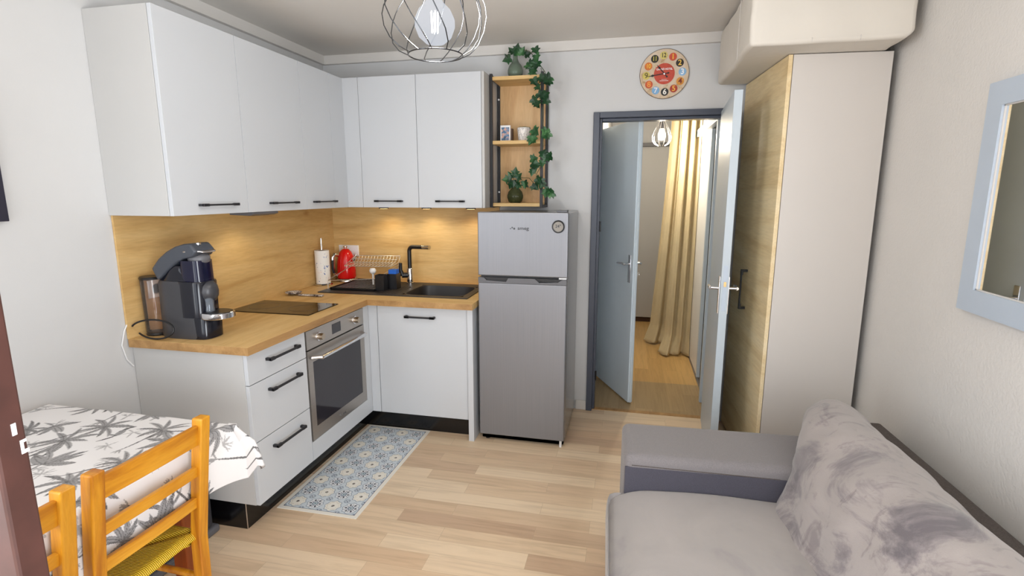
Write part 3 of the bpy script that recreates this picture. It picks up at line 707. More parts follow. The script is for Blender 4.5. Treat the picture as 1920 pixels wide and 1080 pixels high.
# ---- coffee machine (front faces +x)
cm = thing('coffee_machine', 'dark navy and black capsule coffee machine at the near end of worktop', 'coffee machine', (-1.95, 1.99, H))
yc, z = 1.985, H
def oval(x, hw): return hw
m = MB()   # body: elongated rounded column
def ring(x0, x1, hw, zz, n=36, p=3.2, yc=yc):
    cx, hx = (x0 + x1) / 2, (x1 - x0) / 2; out = []
    for k in range(n):
        a = 2 * PI * k / n; ca, sa = math.cos(a), math.sin(a); q = (abs(ca) ** p + abs(sa) ** p) ** (-1 / p)
        out.append((cx + hx * ca * q, yc + hw * sa * q, zz))
    return out
def loft(m, rings, n=36):
    vs = [p for g in rings for p in g]; k = len(rings)
    fs = [(i * n + j, i * n + (j + 1) % n, (i + 1) * n + (j + 1) % n, (i + 1) * n + j) for i in range(k - 1) for j in range(n)]
    fs += [tuple(range(n - 1, -1, -1)), tuple((k - 1) * n + j for j in range(n))]
    m.add(vs, fs)
loft(m, [ring(-2.085, -1.835, .064, z), ring(-2.088, -1.832, .066, z + .01), ring(-2.086, -1.842, .066, z + .12), ring(-2.082, -1.850, .066, z + .25), ring(-2.078, -1.852, .062, z + .262)])
m.build('body', M['darkgrey'], cm, smooth=50)
m = MB(); loft(m, [ring(-1.925, -1.826, .060, z + .002), ring(-1.925, -1.822, .060, z + .095), ring(-1.925, -1.826, .058, z + .10)]); m.build('capsule_bin', M['navy'], cm, smooth=50)
m = MB(); loft(m, [ring(-1.97, -1.838, .068, z + .10), ring(-1.97, -1.835, .068, z + .255), ring(-1.97, -1.838, .066, z + .262)]); m.build('front_shell', M['navy'], cm, smooth=50)
m = MB(); m.lathe((-1.848, yc, z + .205), [(0, -.038), (.026, -.034), (.036, -.012), (.038, .01), (.034, .035), (.022, .052), (0, .058)], 30, sx=1.05, sy=1.2); m.build('coffee_spout', M['darkgrey'], cm, smooth=60)
m = MB(); loft(m, [ring(-2.072, -1.850, .056, z + .262), ring(-2.02, -1.930, .052, z + .31), ring(-1.98, -1.925, .050, z + .33)]); m.build('head_neck', M['navy'], cm, smooth=50)
m = MB(); loft(m, [ring(-1.955, -1.840, .055, z + .262), ring(-1.955, -1.842, .054, z + .355)]); m.build('capsule_chamber', plain('blue_black_gloss', (8, 10, 40), .12, .05), cm, smooth=50)
m = MB(); loft(m, [ring(-1.93, -1.845, .050, z + .262), ring(-1.93, -1.84, .050, z + .270)]); m.build('chamber_rim', M['midgrey'], cm, smooth=50)
# opened head: an arched shell
m = MB(); arc_o = [(-2.088, z + .316), (-2.045, z + .362), (-2.00, z + .394), (-1.95, z + .418), (-1.905, z + .430), (-1.868, z + .432)]
arc_i = [(-1.838, z + .398), (-1.860, z + .372), (-1.910, z + .364), (-1.940, z + .350), (-1.981, z + .324), (-2.03, z + .284), (-2.060, z + .262)]
m.prism(arc_o + arc_i, 'y', yc - .057, yc + .057); m.build('head_lid', M['headgrey'], cm, bevel=.010, seg=4, smooth=40)
m = MB(); m.lathe((-1.880, yc, z + .350), [(0, .040), (.03, .036), (.046, .02), (.044, -.002), (.03, -.014), (0, -.018)], 30); m.build('capsule_head', M['midgrey'], cm, smooth=60)
m = MB(); m.grid(lambda u, v: (-1.905 + .085 * math.sin(u * PI / 2), yc + (v - .5) * (.118 - .05 * u), z + .398 + .006 * math.sin(u * PI) - .006 * u), 8, 8); m.build('lever', M['chrome'], cm, solid=.006, smooth=60)
m = MB(); m.lathe((-1.868, yc - .01, z + .428), [(.012, -.004), (.012, .004), (.0, .006)], 20); m.build('button', M['chrome'], cm, smooth=40)
m = MB(); loft(m, [ring(-1.885, -1.742, .062, z + .094, p=2.2), ring(-1.885, -1.738, .064, z + .098, p=2.2), ring(-1.885, -1.738, .064, z + .118, p=2.2), ring(-1.885, -1.742, .062, z + .121, p=2.2)]); m.build('drip_tray', M['chrome'], cm, smooth=40)
m = MB(); loft(m, [ring(-1.880, -1.746, .057, z + .1205, p=2.2), ring(-1.880, -1.746, .057, z + .1235, p=2.2)]); m.build('drip_grid', M['black'], cm, smooth=40)
m = MB(); tx0, tyc = -2.138, 1.972
m.lathe((tx0, tyc, z + .012), [(.040, 0), (.044, .004), (.047, .25)], 32); tk = m.build('water_tank', M['smoke'], cm, smooth=40)
m = MB(); m.lathe((tx0, tyc, z + .262), [(.049, 0), (.050, .006), (.046, .012), (0, .013)], 32); m.build('tank_lid', M['black'], cm, smooth=40)
m = MB(); m.lathe((tx0, tyc, z), [(.044, 0), (.046, .006), (.042, .013), (0, .014)], 32); m.box(tx0, -2.08, tyc - .02, tyc + .03, z, z + .012); m.build('tank_base', M['black'], cm, smooth=40)
m = MB(); cpts = []
for k in range(33):
    a = PI * .92 - k / 32 * 2 * PI * .86
    cpts.append((-2.075 + .108 * math.cos(a), 1.893 + .010 * math.sin(a * 1.5), H + .046 + .042 * math.sin(a)))
m.tube(cpts, .0042, 8); m.build('power_cable', M['black'], cm, smooth=60)
m = MB(); gx = -1.842
m.lathe((gx, yc - .012, H + .1237), [(0, .003), (.020, .003), (.022, 0), (.0225, 0), (.0235, .006), (.0205, .02), (.022, .045), (.026, .068), (.0285, .076), (.0268, .0755), (.0205, .045), (.019, .02), (.0205, .005), (0, .0045)], 32)
g = m.build('coffee_glass', M['clear'], smooth=60); tag(g, 'small clear curved coffee glass standing on the chrome drip tray', 'glass')
m = MB(); m.tube([(-2.192, 1.872, H + .07), (-2.194, 1.855, H + .04), (-2.194, 1.835, H - .02), (-2.194, 1.850, H - .09), (-2.194, 1.878, H - .13)], .0028, 8)
tag(m.build('white_cable', M['white'], smooth=60), 'thin white cable curving down the left wall at the worktop end', 'cable')

# ---- fridge
fr = thing('fridge_freezer', 'silver two door fridge freezer between the sink cabinet and the door', 'fridge', (-.61, 3.3, 0))
FX0, FX1, FRY = -.874, -.340, 2.990
B(FX0 + .004, FX1 - .002, FRY + .058, 3.595, .035, 1.424).build('cabinet_body', M['fridgeside'], fr, bevel=.004)
dd = B(FX0, FX1, FRY, FRY + .052, 1.056, 1.430).build('freezer_door', M['fridge'], fr, bevel=.006, seg=3)
text('smeg', .034, M['darkgrey'], 'maker_mark', dd, Matrix.Translation((-.600, FRY - .0002, 1.338)) @ Matrix.Rotation(R(90), 4, 'X') @ Matrix.Diagonal((.95, .8, 1, 1)), .0006)
m = MB()
for k, (dx, r) in enumerate(((-.070, .0035), (-.060, .0045), (-.048, .006))): m.lathe((-.605 + dx, FRY, 1.336 + (.006 if k == 1 else 0)), [(r, -.0008), (r, .0)], 14, 'y')
m.build('maker_dots', M['darkgrey'], dd)
dd = B(FX0, FX1 - .004, FRY, FRY + .052, .045, 1.012).build('fridge_door', M['fridge'], fr, bevel=.006, seg=3)
m = MB(); m.prism([(FX0, 1.012), (FX0, 1.044), (FX0 + .035, 1.044), (FX0 + .05, 1.027), (FX0 + .17, 1.022), (FX0 + .185, 1.044), (FX1 - .19, 1.044), (FX1 - .165, 1.022), (FX1 - .055, 1.027), (FX1 - .03, 1.044), (FX1 - .004, 1.044), (FX1 - .004, 1.012)], 'y', FRY + .002, FRY + .05)
m.build('handle_strip', M['midgrey'], dd, bevel=.001)
for a, b in ((FX0 + .035, FX0 + .185), (FX1 - .19, FX1 - .03)):
    m = MB(); m.prism([(a, 1.045), (a + .018, 1.028), (b - .018, 1.024), (b, 1.045)], 'y', FRY + .012, FRY + .03); m.build('handle', M['black'], dd)
B(FX0 + .01, FX1 - .01, FRY + .03, FRY + .056, .012, 1.42).build('door_gasket', M['black'], fr)
m = B(FX1 - .05, FX1 - .006, FRY + .01, FRY + .05, 1.046, 1.054); m.build('hinge_plate', M['white'], fr)
m = B(FX1 - .07, FX1 - .01, FRY + .02, FRY + .10, 1.430, 1.442); m.build('hinge_cover', M['midgrey'], fr, bevel=.003)
m = B(FX0 + .01, FX1 - .01, FRY + .03, 3.58, .012, .04); m.build('base_panel', M['darkgrey'], fr)
for x, y in ((FX0 + .04, FRY + .05), (FX1 - .025, FRY + .02), (FX0 + .04, 3.55), (FX1 - .04, 3.55)):
    m = MB(); m.cyl((x, y, 0), (x, y, .045), .014 if y != FRY + .02 else .008, n=16); m.build('foot', M['white'] if y == FRY + .02 else M['black'], fr, smooth=40)
th = thing('fridge_thermometer', 'round black rimmed digital thermometer stuck on the freezer door', 'thermometer', (-.396, FRY, 1.351))
m = MB(); m.lathe((-.396, FRY, 1.351), [(.036, 0), (.036, -.010), (.033, -.013), (.029, -.012), (.029, -.008), (0, -.008)], 36, 'y'); m.build('rim', M['black'], th, smooth=40)
m = MB(); m.lathe((-.396, FRY - .0082, 1.351), [(.0285, 0), (.0285, -.001)], 36, 'y'); m.build('display', plain('lcd_grey', (140, 134, 126), .3, .02), th)
text('24°', .024, M['darkgrey'], 'digits', th, Matrix.Translation((-.396, FRY - .0097, 1.353)) @ Matrix.Rotation(R(90), 4, 'X'), .0003)

# ---- open shelf unit
su = thing('shelf_unit', 'open shelf unit with black metal frame and oak boards above the fridge', 'shelf', (-.73, 3.5, ZU0))
s0, s1, sy0, sy1 = -.903, -.556, 3.395, 3.618
for x in (s0, s1 - .018):
    for y in (sy0, sy1 - .018):
        B(x, x + .018, y, y + .018, ZU0, 2.279).build('upright', M['blackmat'], su, bevel=.001)
    for z_ in (ZU0, 2.253): B(x, x + .018, sy0 + .018, sy1 - .018, z_, z_ + .018).build('cross_bar', M['blackmat'], su, bevel=.001)
for z_ in (1.452, 1.848, 2.240):
    B(s0 + .018, s1 - .018, sy0 + .004, sy1 - .008, z_, z_ + .022).build('shelf', M['oak_x'], su, bevel=.001)
B(s0 + .018, s1 - .018, sy1 - .008, sy1 - .001, ZU0 + .03, 2.25).build('back_board', M['oak_z'], su)
for z_ in (2.155, 1.545): 
    m = MB(); m.lathe((s0 + .010, sy1 - .018, z_), [(.006, 0), (.006, -.003), (0, -.005)], 14, 'y'); m.build('screw_cap', M['white'], su, smooth=40)

# ---- plants, pot, photo
rnd = random.Random(7)
LEAF = [(0, 0), (.22, -.12), (.50, -.05), (.38, .22), (.62, .42), (.30, .50), (.0, 1.0), (-.30, .50), (-.62, .42), (-.38, .22), (-.50, -.05), (-.22, -.12)]
def add_leaf(m, c, size, yaw, pitch, roll, out=(0, -1, 0)):
    mt = Matrix.Translation(c) @ Matrix.Rotation(yaw, 4, 'Z') @ Matrix.Rotation(pitch, 4, 'X') @ Matrix.Rotation(roll, 4, 'Y')
    pts = [(x * size, (-.10 * size * abs(x) * 2.2), y * size) for x, y in LEAF]
    ctr = (0, .06 * size, .30 * size)
    vs = [mt @ Vector(p) for p in pts + [ctr]]; n = len(pts)
    m.add(vs, [(i, (i + 1) % n, n) for i in range(n)])
def vase(name, label, x, y, z, prof, mat, cat='vase'):
    m = MB(); m.lathe((x, y, z), prof, 32); return tag(m.build(name, mat, smooth=60), label, cat)
VX, VY, VZ = -.755, 3.49, 2.262
vp = [(.030, 0), (.040, .006), (.049, .03), (.050, .05), (.042, .075), (.022, .10), (.015, .12), (.015, .155), (.020, .166), (.017, .165), (.012, .15), (.012, .12), (.02, .098), (.040, .074), (.047, .05), (.046, .03), (.036, .009), (0, .006)]
vase('glass_vase', 'pale grey green glass vase on top of the shelf unit', VX, VY, VZ, vp, M['greenglass'])
VX2, VY2, VZ2 = -.752, 3.475, 1.474
vp2 = [(.032, 0), (.044, .008), (.053, .035), (.053, .05), (.044, .075), (.026, .095), (.022, .105), (.026, .118), (.030, .124), (.026, .124), (.018, .108), (.02, .095), (.040, .073), (.05, .05), (.05, .035), (.04, .01), (0, .006)]
vase('glass_vase', 'round dark olive glass vase on the lowest board of shelf unit', VX2, VY2, VZ2, vp2, M['darkglass'])
# hanging ivy from the top vase
iv = thing('ivy_garland', 'long trailing ivy hanging from the top vase down the right of the shelf unit', 'plant', (-.60, 3.40, 1.50))
m = MB()
main = [(VX, VY, VZ + .12), (VX + .01, VY, VZ + .165), (VX + .06, VY - .02, VZ + .165), (-.655, 3.45, VZ + .15), (-.61, 3.42, 2.36), (-.575, 3.39, 2.31), (-.545, 3.37, 2.27), (-.53, 3.37, 2.20), (-.55, 3.375, 2.10), (-.56, 3.37, 2.0), (-.545, 3.37, 1.90), (-.56, 3.37, 1.80), (-.555, 3.37, 1.72), (-.59, 3.37, 1.66), (-.60, 3.37, 1.60), (-.55, 3.37, 1.56), (-.50, 3.37, 1.53)]
m.tube(main, .0022, 6)
m.tube([(-.575, 3.40, 2.30), (-.540, 3.45, 2.18), (-.535, 3.47, 2.05), (-.54, 3.46, 1.93), (-.535, 3.45, 1.85)], .0018, 6)
m.build('stem', M['stem'], iv, smooth=60)
m = MB()
lv = [(-.610, 3.41, 2.415, 3.0, .052), (-.602, 3.40, 2.375, 2.6, .055), (-.585, 3.40, 2.335, 3.3, .05), (-.645, 3.41, 2.335, 1.9, .060), (-.665, 3.42, 2.320, 2.4, .045), (-.612, 3.40, 2.310, 3.6, .055), (-.630, 3.41, 2.290, 3.1, .045),
      (-.575, 3.372, 2.245, 2.2, .055), (-.61, 3.368, 2.225, 2.5, .052), (-.510, 3.38, 2.240, 4.0, .055), (-.50, 3.39, 2.215, 4.4, .045), (-.595, 3.37, 2.185, 2.1, .045),
      (-.525, 3.375, 2.150, 3.5, .052), (-.555, 3.37, 2.130, 2.7, .050), (-.590, 3.37, 2.150, 2.2, .050), (-.62, 3.38, 2.115, 2.0, .050), (-.52, 3.38, 2.105, 3.9, .052), (-.605, 3.375, 2.09, 2.8, .048), (-.575, 3.37, 2.10, 3.3, .05),
      (-.610, 3.375, 1.925, 2.4, .055), (-.625, 3.375, 1.89, 2.8, .050), (-.595, 3.37, 1.885, 3.4, .055), (-.64, 3.38, 1.875, 2.1, .045), (-.53, 3.375, 1.93, 3.6, .055), (-.505, 3.38, 1.905, 4.0, .050), (-.545, 3.375, 1.90, 2.7, .045),
      (-.55, 3.372, 1.79, 2.5, .052), (-.525, 3.375, 1.775, 3.3, .050), (-.50, 3.38, 1.765, 4.3, .050), (-.56, 3.372, 1.74, 2.9, .045),
      (-.63, 3.378, 1.725, 2.0, .055), (-.60, 3.375, 1.71, 2.8, .050), (-.615, 3.38, 1.69, 3.3, .045), (-.635, 3.38, 1.745, 1.6, .045),
      (-.585, 3.375, 1.635, 2.4, .055), (-.56, 3.372, 1.62, 3.2, .052), (-.60, 3.38, 1.60, 2.8, .050), (-.62, 3.38, 1.585, 2.1, .042), (-.54, 3.375, 1.61, 3.7, .048),
      (-.51, 3.38, 1.565, 3.6, .055), (-.49, 3.38, 1.545, 4.1, .050), (-.525, 3.378, 1.55, 3.0, .045), (-.470, 3.385, 1.545, 4.4, .042)]
for x, y, z_, a, s_ in lv:
    for q in range(1):
        add_leaf(m, (x + rnd.uniform(-.008, .008), y - .012 - q * .008 + rnd.uniform(-.006, .004), z_ + rnd.uniform(-.008, .008) - q * .012), s_ * rnd.uniform(1.0, 1.25), rnd.uniform(-.5, .5), rnd.uniform(-.45, .25), a + q * .9 + rnd.uniform(-.3, .3))
for x, y, z_, a, s_ in [(-.742, 3.47, 2.425, .2, .05), (-.712, 3.465, 2.405, .6, .05), (-.735, 3.46, 2.395, -.1, .055), (-.690, 3.465, 2.395, 1.2, .05), (-.783, 3.47, 2.385, -1.9, .06), (-.765, 3.475, 2.415, -.7, .05)]:
    add_leaf(m, (x, y, z_), s_, rnd.uniform(-.4, .4), rnd.uniform(-.4, .2), a)
m.build('leaves', M['leaf'], iv)
iv2 = thing('ivy_sprig', 'short ivy sprig standing in the dark olive vase', 'plant', (VX2, VY2, VZ2 + .06))
m = MB(); m.tube([(VX2, VY2, VZ2 + .05), (VX2 - .01, VY2 - .01, VZ2 + .14), (VX2 - .01, VY2 - .01, VZ2 + .18)], .002, 6); m.tube([(VX2, VY2, VZ2 + .12), (VX2 + .04, VY2 - .02, VZ2 + .165), (VX2 + .10, VY2 - .03, VZ2 + .16), (VX2 + .13, VY2 - .05, VZ2 + .13)], .002, 6); m.build('stem', M['stem'], iv2, smooth=60)
m = MB()
for x, z_, a, s_ in [(-.785, 1.63, -1.7, .055), (-.765, 1.635, -.6, .055), (-.745, 1.655, .1, .055), (-.735, 1.63, .8, .055), (-.755, 1.61, 2.6, .060), (-.775, 1.605, 3.5, .05), (-.735, 1.600, 2.2, .05), (-.685, 1.615, 2.9, .055), (-.695, 1.60, 2.2, .045), (-.76, 1.62, 3.1, .05)]:
    add_leaf(m, (x, VY2 - .03 + rnd.uniform(-.01, .02), z_), s_, rnd.uniform(-.5, .5), rnd.uniform(-.4, .3), a)
m.build('leaves', M['leaf'], iv2)
# photo frame
pf = thing('photo_frame', 'small white photo frame with two faces on the middle shelf board', 'photo frame', (-.822, 3.49, 1.870))
B(-.856, -.788, 3.487, 3.497, 1.870, 1.975).build('frame', M['white'], pf, bevel=.002)
B(-.848, -.796, 3.4855, 3.4875, 1.880, 1.962).build('snapshot', M['snap'], pf)
B(-.786, -.778, 3.498, 3.540, 1.870, 1.955).build('prop', M['socketdark'], pf)
pp = thing('planter', 'white patterned pot of low green succulent on the middle shelf board', 'plant pot', (-.698, 3.49, 1.870))
m = MB(); m.lathe((-.698, 3.49, 1.870), [(.033, 0), (.036, .004), (.044, .085), (.041, .085), (.038, .075), (0, .075)], 32); m.build('pot', M['pot'], pp, smooth=40)
m = MB()
for k in range(60):
    a = rnd.uniform(0, 2 * PI); r = .040 * math.sqrt(rnd.random()); x, y = -.698 + r * math.cos(a), 3.49 + r * math.sin(a)
    m.lathe((x, y, 1.870 + .076), [(.005, 0), (.006, .010), (0, .020 - r * .15)], 6)
m.build('succulent', plain('succulent_green', (74, 84, 30), .6, .3, 80), pp, smooth=60)

# ---- clock
ck = thing('wall_clock', 'round vintage wall clock with coloured number discs above the door', 'clock', (.173, YB - .002, 2.273))
cx, cz, cyf = .173, 2.273, YB - .016
t = NT('aged_clock_face'); t.set(rough=.6); f = t.noise(t.coord(), 14, 6, .65, .6)
t.l(t.ramp(f, [(.34, srgb((166, 130, 84))), (.44, srgb((204, 182, 154))), (.7, srgb((216, 200, 182)))]), t.b.inputs['Base Color'])
m = MB(); m.lathe((cx, YB - .001, cz), [(.147, 0), (.149, -.006), (.149, -.012), (.146, -.015), (0, -.015)], 64, 'y'); m.build('clock_face', t.m, ck, smooth=40)
m = MB(); m.tube([(cx + .1475 * math.cos(a), YB - .012, cz + .1475 * math.sin(a)) for a in [k * PI / 36 for k in range(72)]], .0025, 6, True); m.build('rim', M['socketdark'], ck, smooth=60)
def cmat(c): return plain('clock_paint_%d_%d_%d' % c, c, .5, .12, 60)
m = MB(); m.lathe((cx, cyf - .0001, cz), [(.063, 0), (.063, -.0006)], 48, 'y'); m.build('centre_disc', cmat((190, 70, 48)), ck)
nums = [('12', (206, 190, 110), (40, 30, 20)), ('1', (196, 78, 48), (236, 180, 60)), ('2', (36, 30, 28), (232, 190, 80)), ('3', (136, 178, 214), (236, 236, 236)), ('4', (208, 140, 50), (120, 40, 24)), ('5', (166, 52, 30), (232, 170, 60)), ('6', (34, 30, 30), (240, 236, 226)), ('7', (120, 166, 206), (230, 230, 236)), ('8', (196, 84, 42), (232, 150, 60)), ('9', (208, 190, 96), (110, 96, 40)), ('10', (206, 110, 40), (240, 190, 60)), ('11', (40, 36, 26), (214, 200, 90))]
for k, (s_, dc_, tc_) in enumerate(nums):
    a = PI / 2 - k * PI / 6 + R(4); x, z_ = cx + .109 * math.cos(a), cz + .109 * math.sin(a)
    m = MB(); m.lathe((x, cyf - .0001, z_), [(.0235, 0), (.0235, -.0006)], 30, 'y'); dn = m.build('number_disc', cmat(dc_), ck)
    text(s_, .045 if len(s_) == 1 else .036, cmat(tc_), 'numeral', dn, FY(x, cyf - .0010, z_, .82 if len(s_) == 2 else 1), .0004)
text('GRAND HOTEL', .0160, M['white'], 'lettering', ck, FY(cx, cyf - .0010, cz + .027, .88), .0004)
m = B(cx - .016, cx + .016, cyf - .0012, cyf - .0006, cz - .034, cz - .0325); m.box(cx - .026, cx + .026, cyf - .0012, cyf - .0006, cz - .043, cz - .0405); m.build('small_print', M['white'], ck)
def hand(nm, ang_, ln, tail, w):
    d = Vector((math.cos(ang_), 0, math.sin(ang_))); n = Vector((-d.z, 0, d.x)); c0 = Vector((cx, cyf - .004, cz)); m = MB()
    pr_ = [(-tail, .4), (-tail + .006, 1.3), (-tail + .012, .5), (0, .6), (ln * .55, .5), (ln * .66, 1.6), (ln * .76, .5), (ln, .1)]
    vs = [c0 + d * s_ + n * w * q + Vector((0, dy, 0)) for dy in (0, -.0012) for sg in (1, -1) for s_, q in [(a_, b_ * sg) for a_, b_ in pr_]]
    k = len(pr_); fs = []
    for o in (0, 2 * k):
        for i in range(k - 1): fs.append((o + i, o + i + 1, o + k + i + 1, o + k + i))
    m.add(vs, fs); m.build(nm, M['black'], ck)
hand('hour_hand', R(90 + 41), .072, .030, .0046); hand('minute_hand', R(180 + 8), .108, .030, .0046)
m = MB(); m.lathe((cx, cyf - .004, cz), [(.005, 0), (.005, -.003), (0, -.004)], 16, 'y'); m.build('hand_pin', M['chrome'], ck, smooth=40)

# ---- wardrobe and cushion box on it
wd = thing('wardrobe', 'tall white wardrobe with pale wood front and black handle by the right wall', 'wardrobe', (.93, 3.2, 0))
WX0, WX1, WY0, WY1, WZ = .698, 1.148, 2.845, 3.605, 2.178
WY1 = 3.565
B(WX0 + .022, WX1, WY0, WY1, .0, WZ).build('carcass', M['wardrobe'], wd, bevel=.001)
d_ = B(WX0, WX0 + .019, WY0, WY1, .03, WZ).build('wardrobe_door', M['ash'], wd, bevel=.001)
bar_handle(d_, (WX0, 3.23, .872), (WX0, 3.23, 1.105), (-1, 0, 0), stand=.032, r=.007)
_rt = Matrix.Translation((WX0, WY0, 0)) @ Matrix.Rotation(R(3.8), 4, 'Z') @ Matrix.Translation((-WX0, -WY0, 0))
wd.location = _rt @ Vector(wd.location); wd.rotation_euler = (0, 0, R(3.8))
bx = thing('folded_mattress', 'cream fabric covered block lying on top of the wardrobe', 'mattress', (.81, 3.1, WZ))
m = MB()
def blk(u, v): return None
x0, x1, y0, y1, z0, z1 = .490, 1.135, 2.665, 3.560, WZ + .004, 2.478
nx, ny, nz = 10, 12, 5
bmx = bmesh.new(); bmesh.ops.create_cube(bmx, size=1); bmesh.ops.subdivide_edges(bmx, edges=bmx.edges[:], cuts=11, use_grid_fill=True)
rb_ = random.Random(3); vs = []
for v_ in bmx.verts:
    p = v_.co * 2; q = Vector(p); 
    x = (x0 + x1) / 2 + (x1 - x0) / 2 * p.x; y = (y0 + y1) / 2 + (y1 - y0) / 2 * p.y; z_ = (z0 + z1) / 2 + (z1 - z0) / 2 * p.z
    if p.x > .9 and p.z < -.9: x -= .03
    w_ = .004 * math.sin(x * 23 + y * 9) + .003 * math.sin(y * 31 + z_ * 40)
    if abs(p.y) > .99: y += w_
    if abs(p.x) > .99: x += w_
    vs.append((x, y, z_))
m.add(vs, [tuple(v_.index for v_ in f_.verts) for f_ in bmx.faces]); bmx.free()
bo = m.build('cover', M['cream'], bx, bevel=.018, seg=4, smooth=60)
m = MB()
for x in (.74, .93): m.tube([(x, y0 - .002, z0 + .022), (x + .002, y0 + .004, z0 + .006), (x + .004, y0 + .06, z0 - .001)], .0012, 6)
m.tube([(x0 - .003, 2.95, z0 + .01), (x0 - .003, 2.95, z1 - .01)], .0018, 6)
m.build('seam', M['trim'], bx)

# ---- mirror
mr = thing('mirror', 'mirror in a pale blue grey frame on the right wall', 'mirror', (XR, 1.75, 1.135))
MY0, MY1, MZ0, MZ1, MW = 1.30, 2.143, 1.137, 1.897, .078
m = MB()
for (ya, yb, za, zb) in ((MY0, MY1, MZ0, MZ0 + MW), (MY0, MY1, MZ1 - MW, MZ1), (MY0, MY0 + MW, MZ0 + MW, MZ1 - MW), (MY1 - MW, MY1, MZ0 + MW, MZ1 - MW)): m.box(XR - .030, XR - .002, ya, yb, za, zb)
m.build('frame', M['mirrorframe'], mr)
B(XR - .020, XR - .016, MY0 + MW - .002, MY1 - MW + .002, MZ0 + MW - .002, MZ1 - MW + .002).build('glass', M['mirror'], mr)
m = MB()
for (ya, yb, za, zb) in ((MY0 + MW, MY1 - MW, MZ0 + MW, MZ0 + MW + .004), (MY0 + MW, MY1 - MW, MZ1 - MW - .004, MZ1 - MW), (MY1 - MW - .004, MY1 - MW, MZ0 + MW, MZ1 - MW)): m.box(XR - .0225, XR - .020, ya, yb, za, zb)
m.build('inner_bead', M['trim'], mr)
# dark framed picture on the left wall
pc = thing('wall_picture', 'dark navy framed panel on the left wall at the picture edge', 'picture', (XL, 1.2, 1.44))
B(XL + .002, XL + .022, .90, 1.468, 1.440, 1.90).build('frame', plain('dark_navy_frame', (36, 34, 50), .5, .05), pc, bevel=.002)
B(XL + .022, XL + .024, .94, 1.43, 1.48, 1.86).build('panel', M['black'], pc)

# ---- pendant lamp
lx, ly = -.63, 1.70
pd = thing('pendant_lamp', 'wire cage pendant lamp with large globe bulb hanging from the ceiling', 'lamp', (lx, ly, 1.975))
prof = [(.087, 1.975), (.118, 1.990), (.143, 2.018), (.158, 2.055), (.1645, 2.095), (.160, 2.125), (.149, 2.148), (.140, 2.165), (.118, 2.20), (.085, 2.245), (.045, 2.29), (.032, 2.31)]
for k in range(12):
    m = MB(); a0 = k * PI / 6 + .2; pts = []
    for i, (r, z_) in enumerate(prof):
        a = a0 + .55 * max(0, (2.14 - z_) / .165) ** 1.3 - .5 * max(0, (z_ - 2.14) / .17); pts.append((lx + r * math.cos(a), ly + r * math.sin(a), z_))
    m.tube(pts, .0017, 6); m.build('wire', M['wire'], pd, smooth=60)
m = MB(); m.tube([(lx + .087 * math.cos(a), ly + .087 * math.sin(a), 1.975) for a in [k * PI / 24 for k in range(48)]], .0020, 8, True); m.build('bottom_ring', M['wire'], pd, smooth=60)
m = MB(); m.lathe((lx, ly, 2.068), [(0, -.064), (.03, -.057), (.052, -.038), (.0635, -.008), (.063, .014), (.05, .042), (.03, .062), (.019, .082)], 40); m.build('bulb', M['bulb'], pd, smooth=60)
m = MB()
for k in range(6):
    a = k * PI / 3; m.tube([(lx + .010 * math.cos(a), ly + .010 * math.sin(a), 2.042), (lx + .012 * math.cos(a), ly + .012 * math.sin(a), 2.105)], .0016, 6)
m.build('filament', M['filament'], pd, smooth=60)
m = MB(); m.lathe((lx, ly, 2.15), [(.020, 0), (.022, .02), (.022, .10), (.034, .155), (.034, .17), (.006, .185)], 24); m.build('socket', M['blackmat'], pd, smooth=40)
m = MB(); m.cyl((lx, ly, 2.33), (lx, ly, 2.475), .003, n=8); m.lathe((lx, ly, 2.475), [(.045, .0), (.048, .025)], 28); m.build('cord', M['blackmat'], pd, smooth=40)
# hall pendant
hx, hy_ = .24, 4.90
hp = thing('hall_pendant_lamp', 'small teardrop wire pendant lamp lit in the hall', 'lamp', (hx, hy_, 1.935))
HP = [(.028, 1.94), (.058, 1.955), (.078, 1.985), (.080, 2.02), (.066, 2.065), (.044, 2.11), (.024, 2.145)]
for k in range(10):
    a = k * PI / 5; m = MB(); m.tube([(hx + r * math.cos(a), hy_ + r * math.sin(a), z_) for r, z_ in HP], .0020, 6); m.build('wire', M['chrome'], hp, smooth=60)
m = MB(); m.lathe((hx, hy_, 2.03), [(0, -.045), (.025, -.038), (.034, -.015), (.034, .01), (.024, .04), (.014, .055)], 28); m.build('bulb', emit('hall_bulb_glass', (255, 246, 226), 5.0, .5), hp, smooth=60)
m = MB(); m.lathe((hx, hy_, 2.085), [(.024, 0), (.024, .055), (.006, .07)], 20); m.build('socket', M['darkgrey'], hp, smooth=40)
m = MB(); m.cyl((hx, hy_, 2.15), (hx, hy_, 2.5), .003, n=8); m.build('cord', M['darkgrey'], hp, smooth=40)
# curtain in the hall
cu = thing('curtain', 'cream floor length curtain hanging in the hall', 'curtain', (.48, 5.3, 0))
def curt(u, v, xl, xr, yb, lean, drag):
    z_ = 2.30 * (1 - v) + .006
    ll = xl - lean * v ** 1.3; x = ll + (xr - ll) * u
    fold = math.sin(u * 2 * PI * 2.6 + .7) + .35 * math.sin(u * 2 * PI * 5.3 + v * 1.5)
    y = yb + .035 * fold * (1 - .25 * v) + .05 * v * (.5 - u)
    if v > .92:
        q = (v - .92) / .08; y -= drag * q * (.55 + .45 * math.sin(u * 6.0)); x -= .05 * q * (1 - u); z_ = max(z_, .010 + .010 * abs(fold))
    return (x, y, z_)
m = MB(); m.grid(lambda u, v: curt(u, v, .42, .590, 5.12, .06, .10), 60, 60)
m.build('cloth', M['curtain'], cu, smooth=60, solid=.003)
m = MB(); m.grid(lambda u, v: curt(u, v, .36, .560, 5.50, .13, .07), 60, 60); m.build('cloth', M['curtain'], cu, smooth=60, solid=.003)
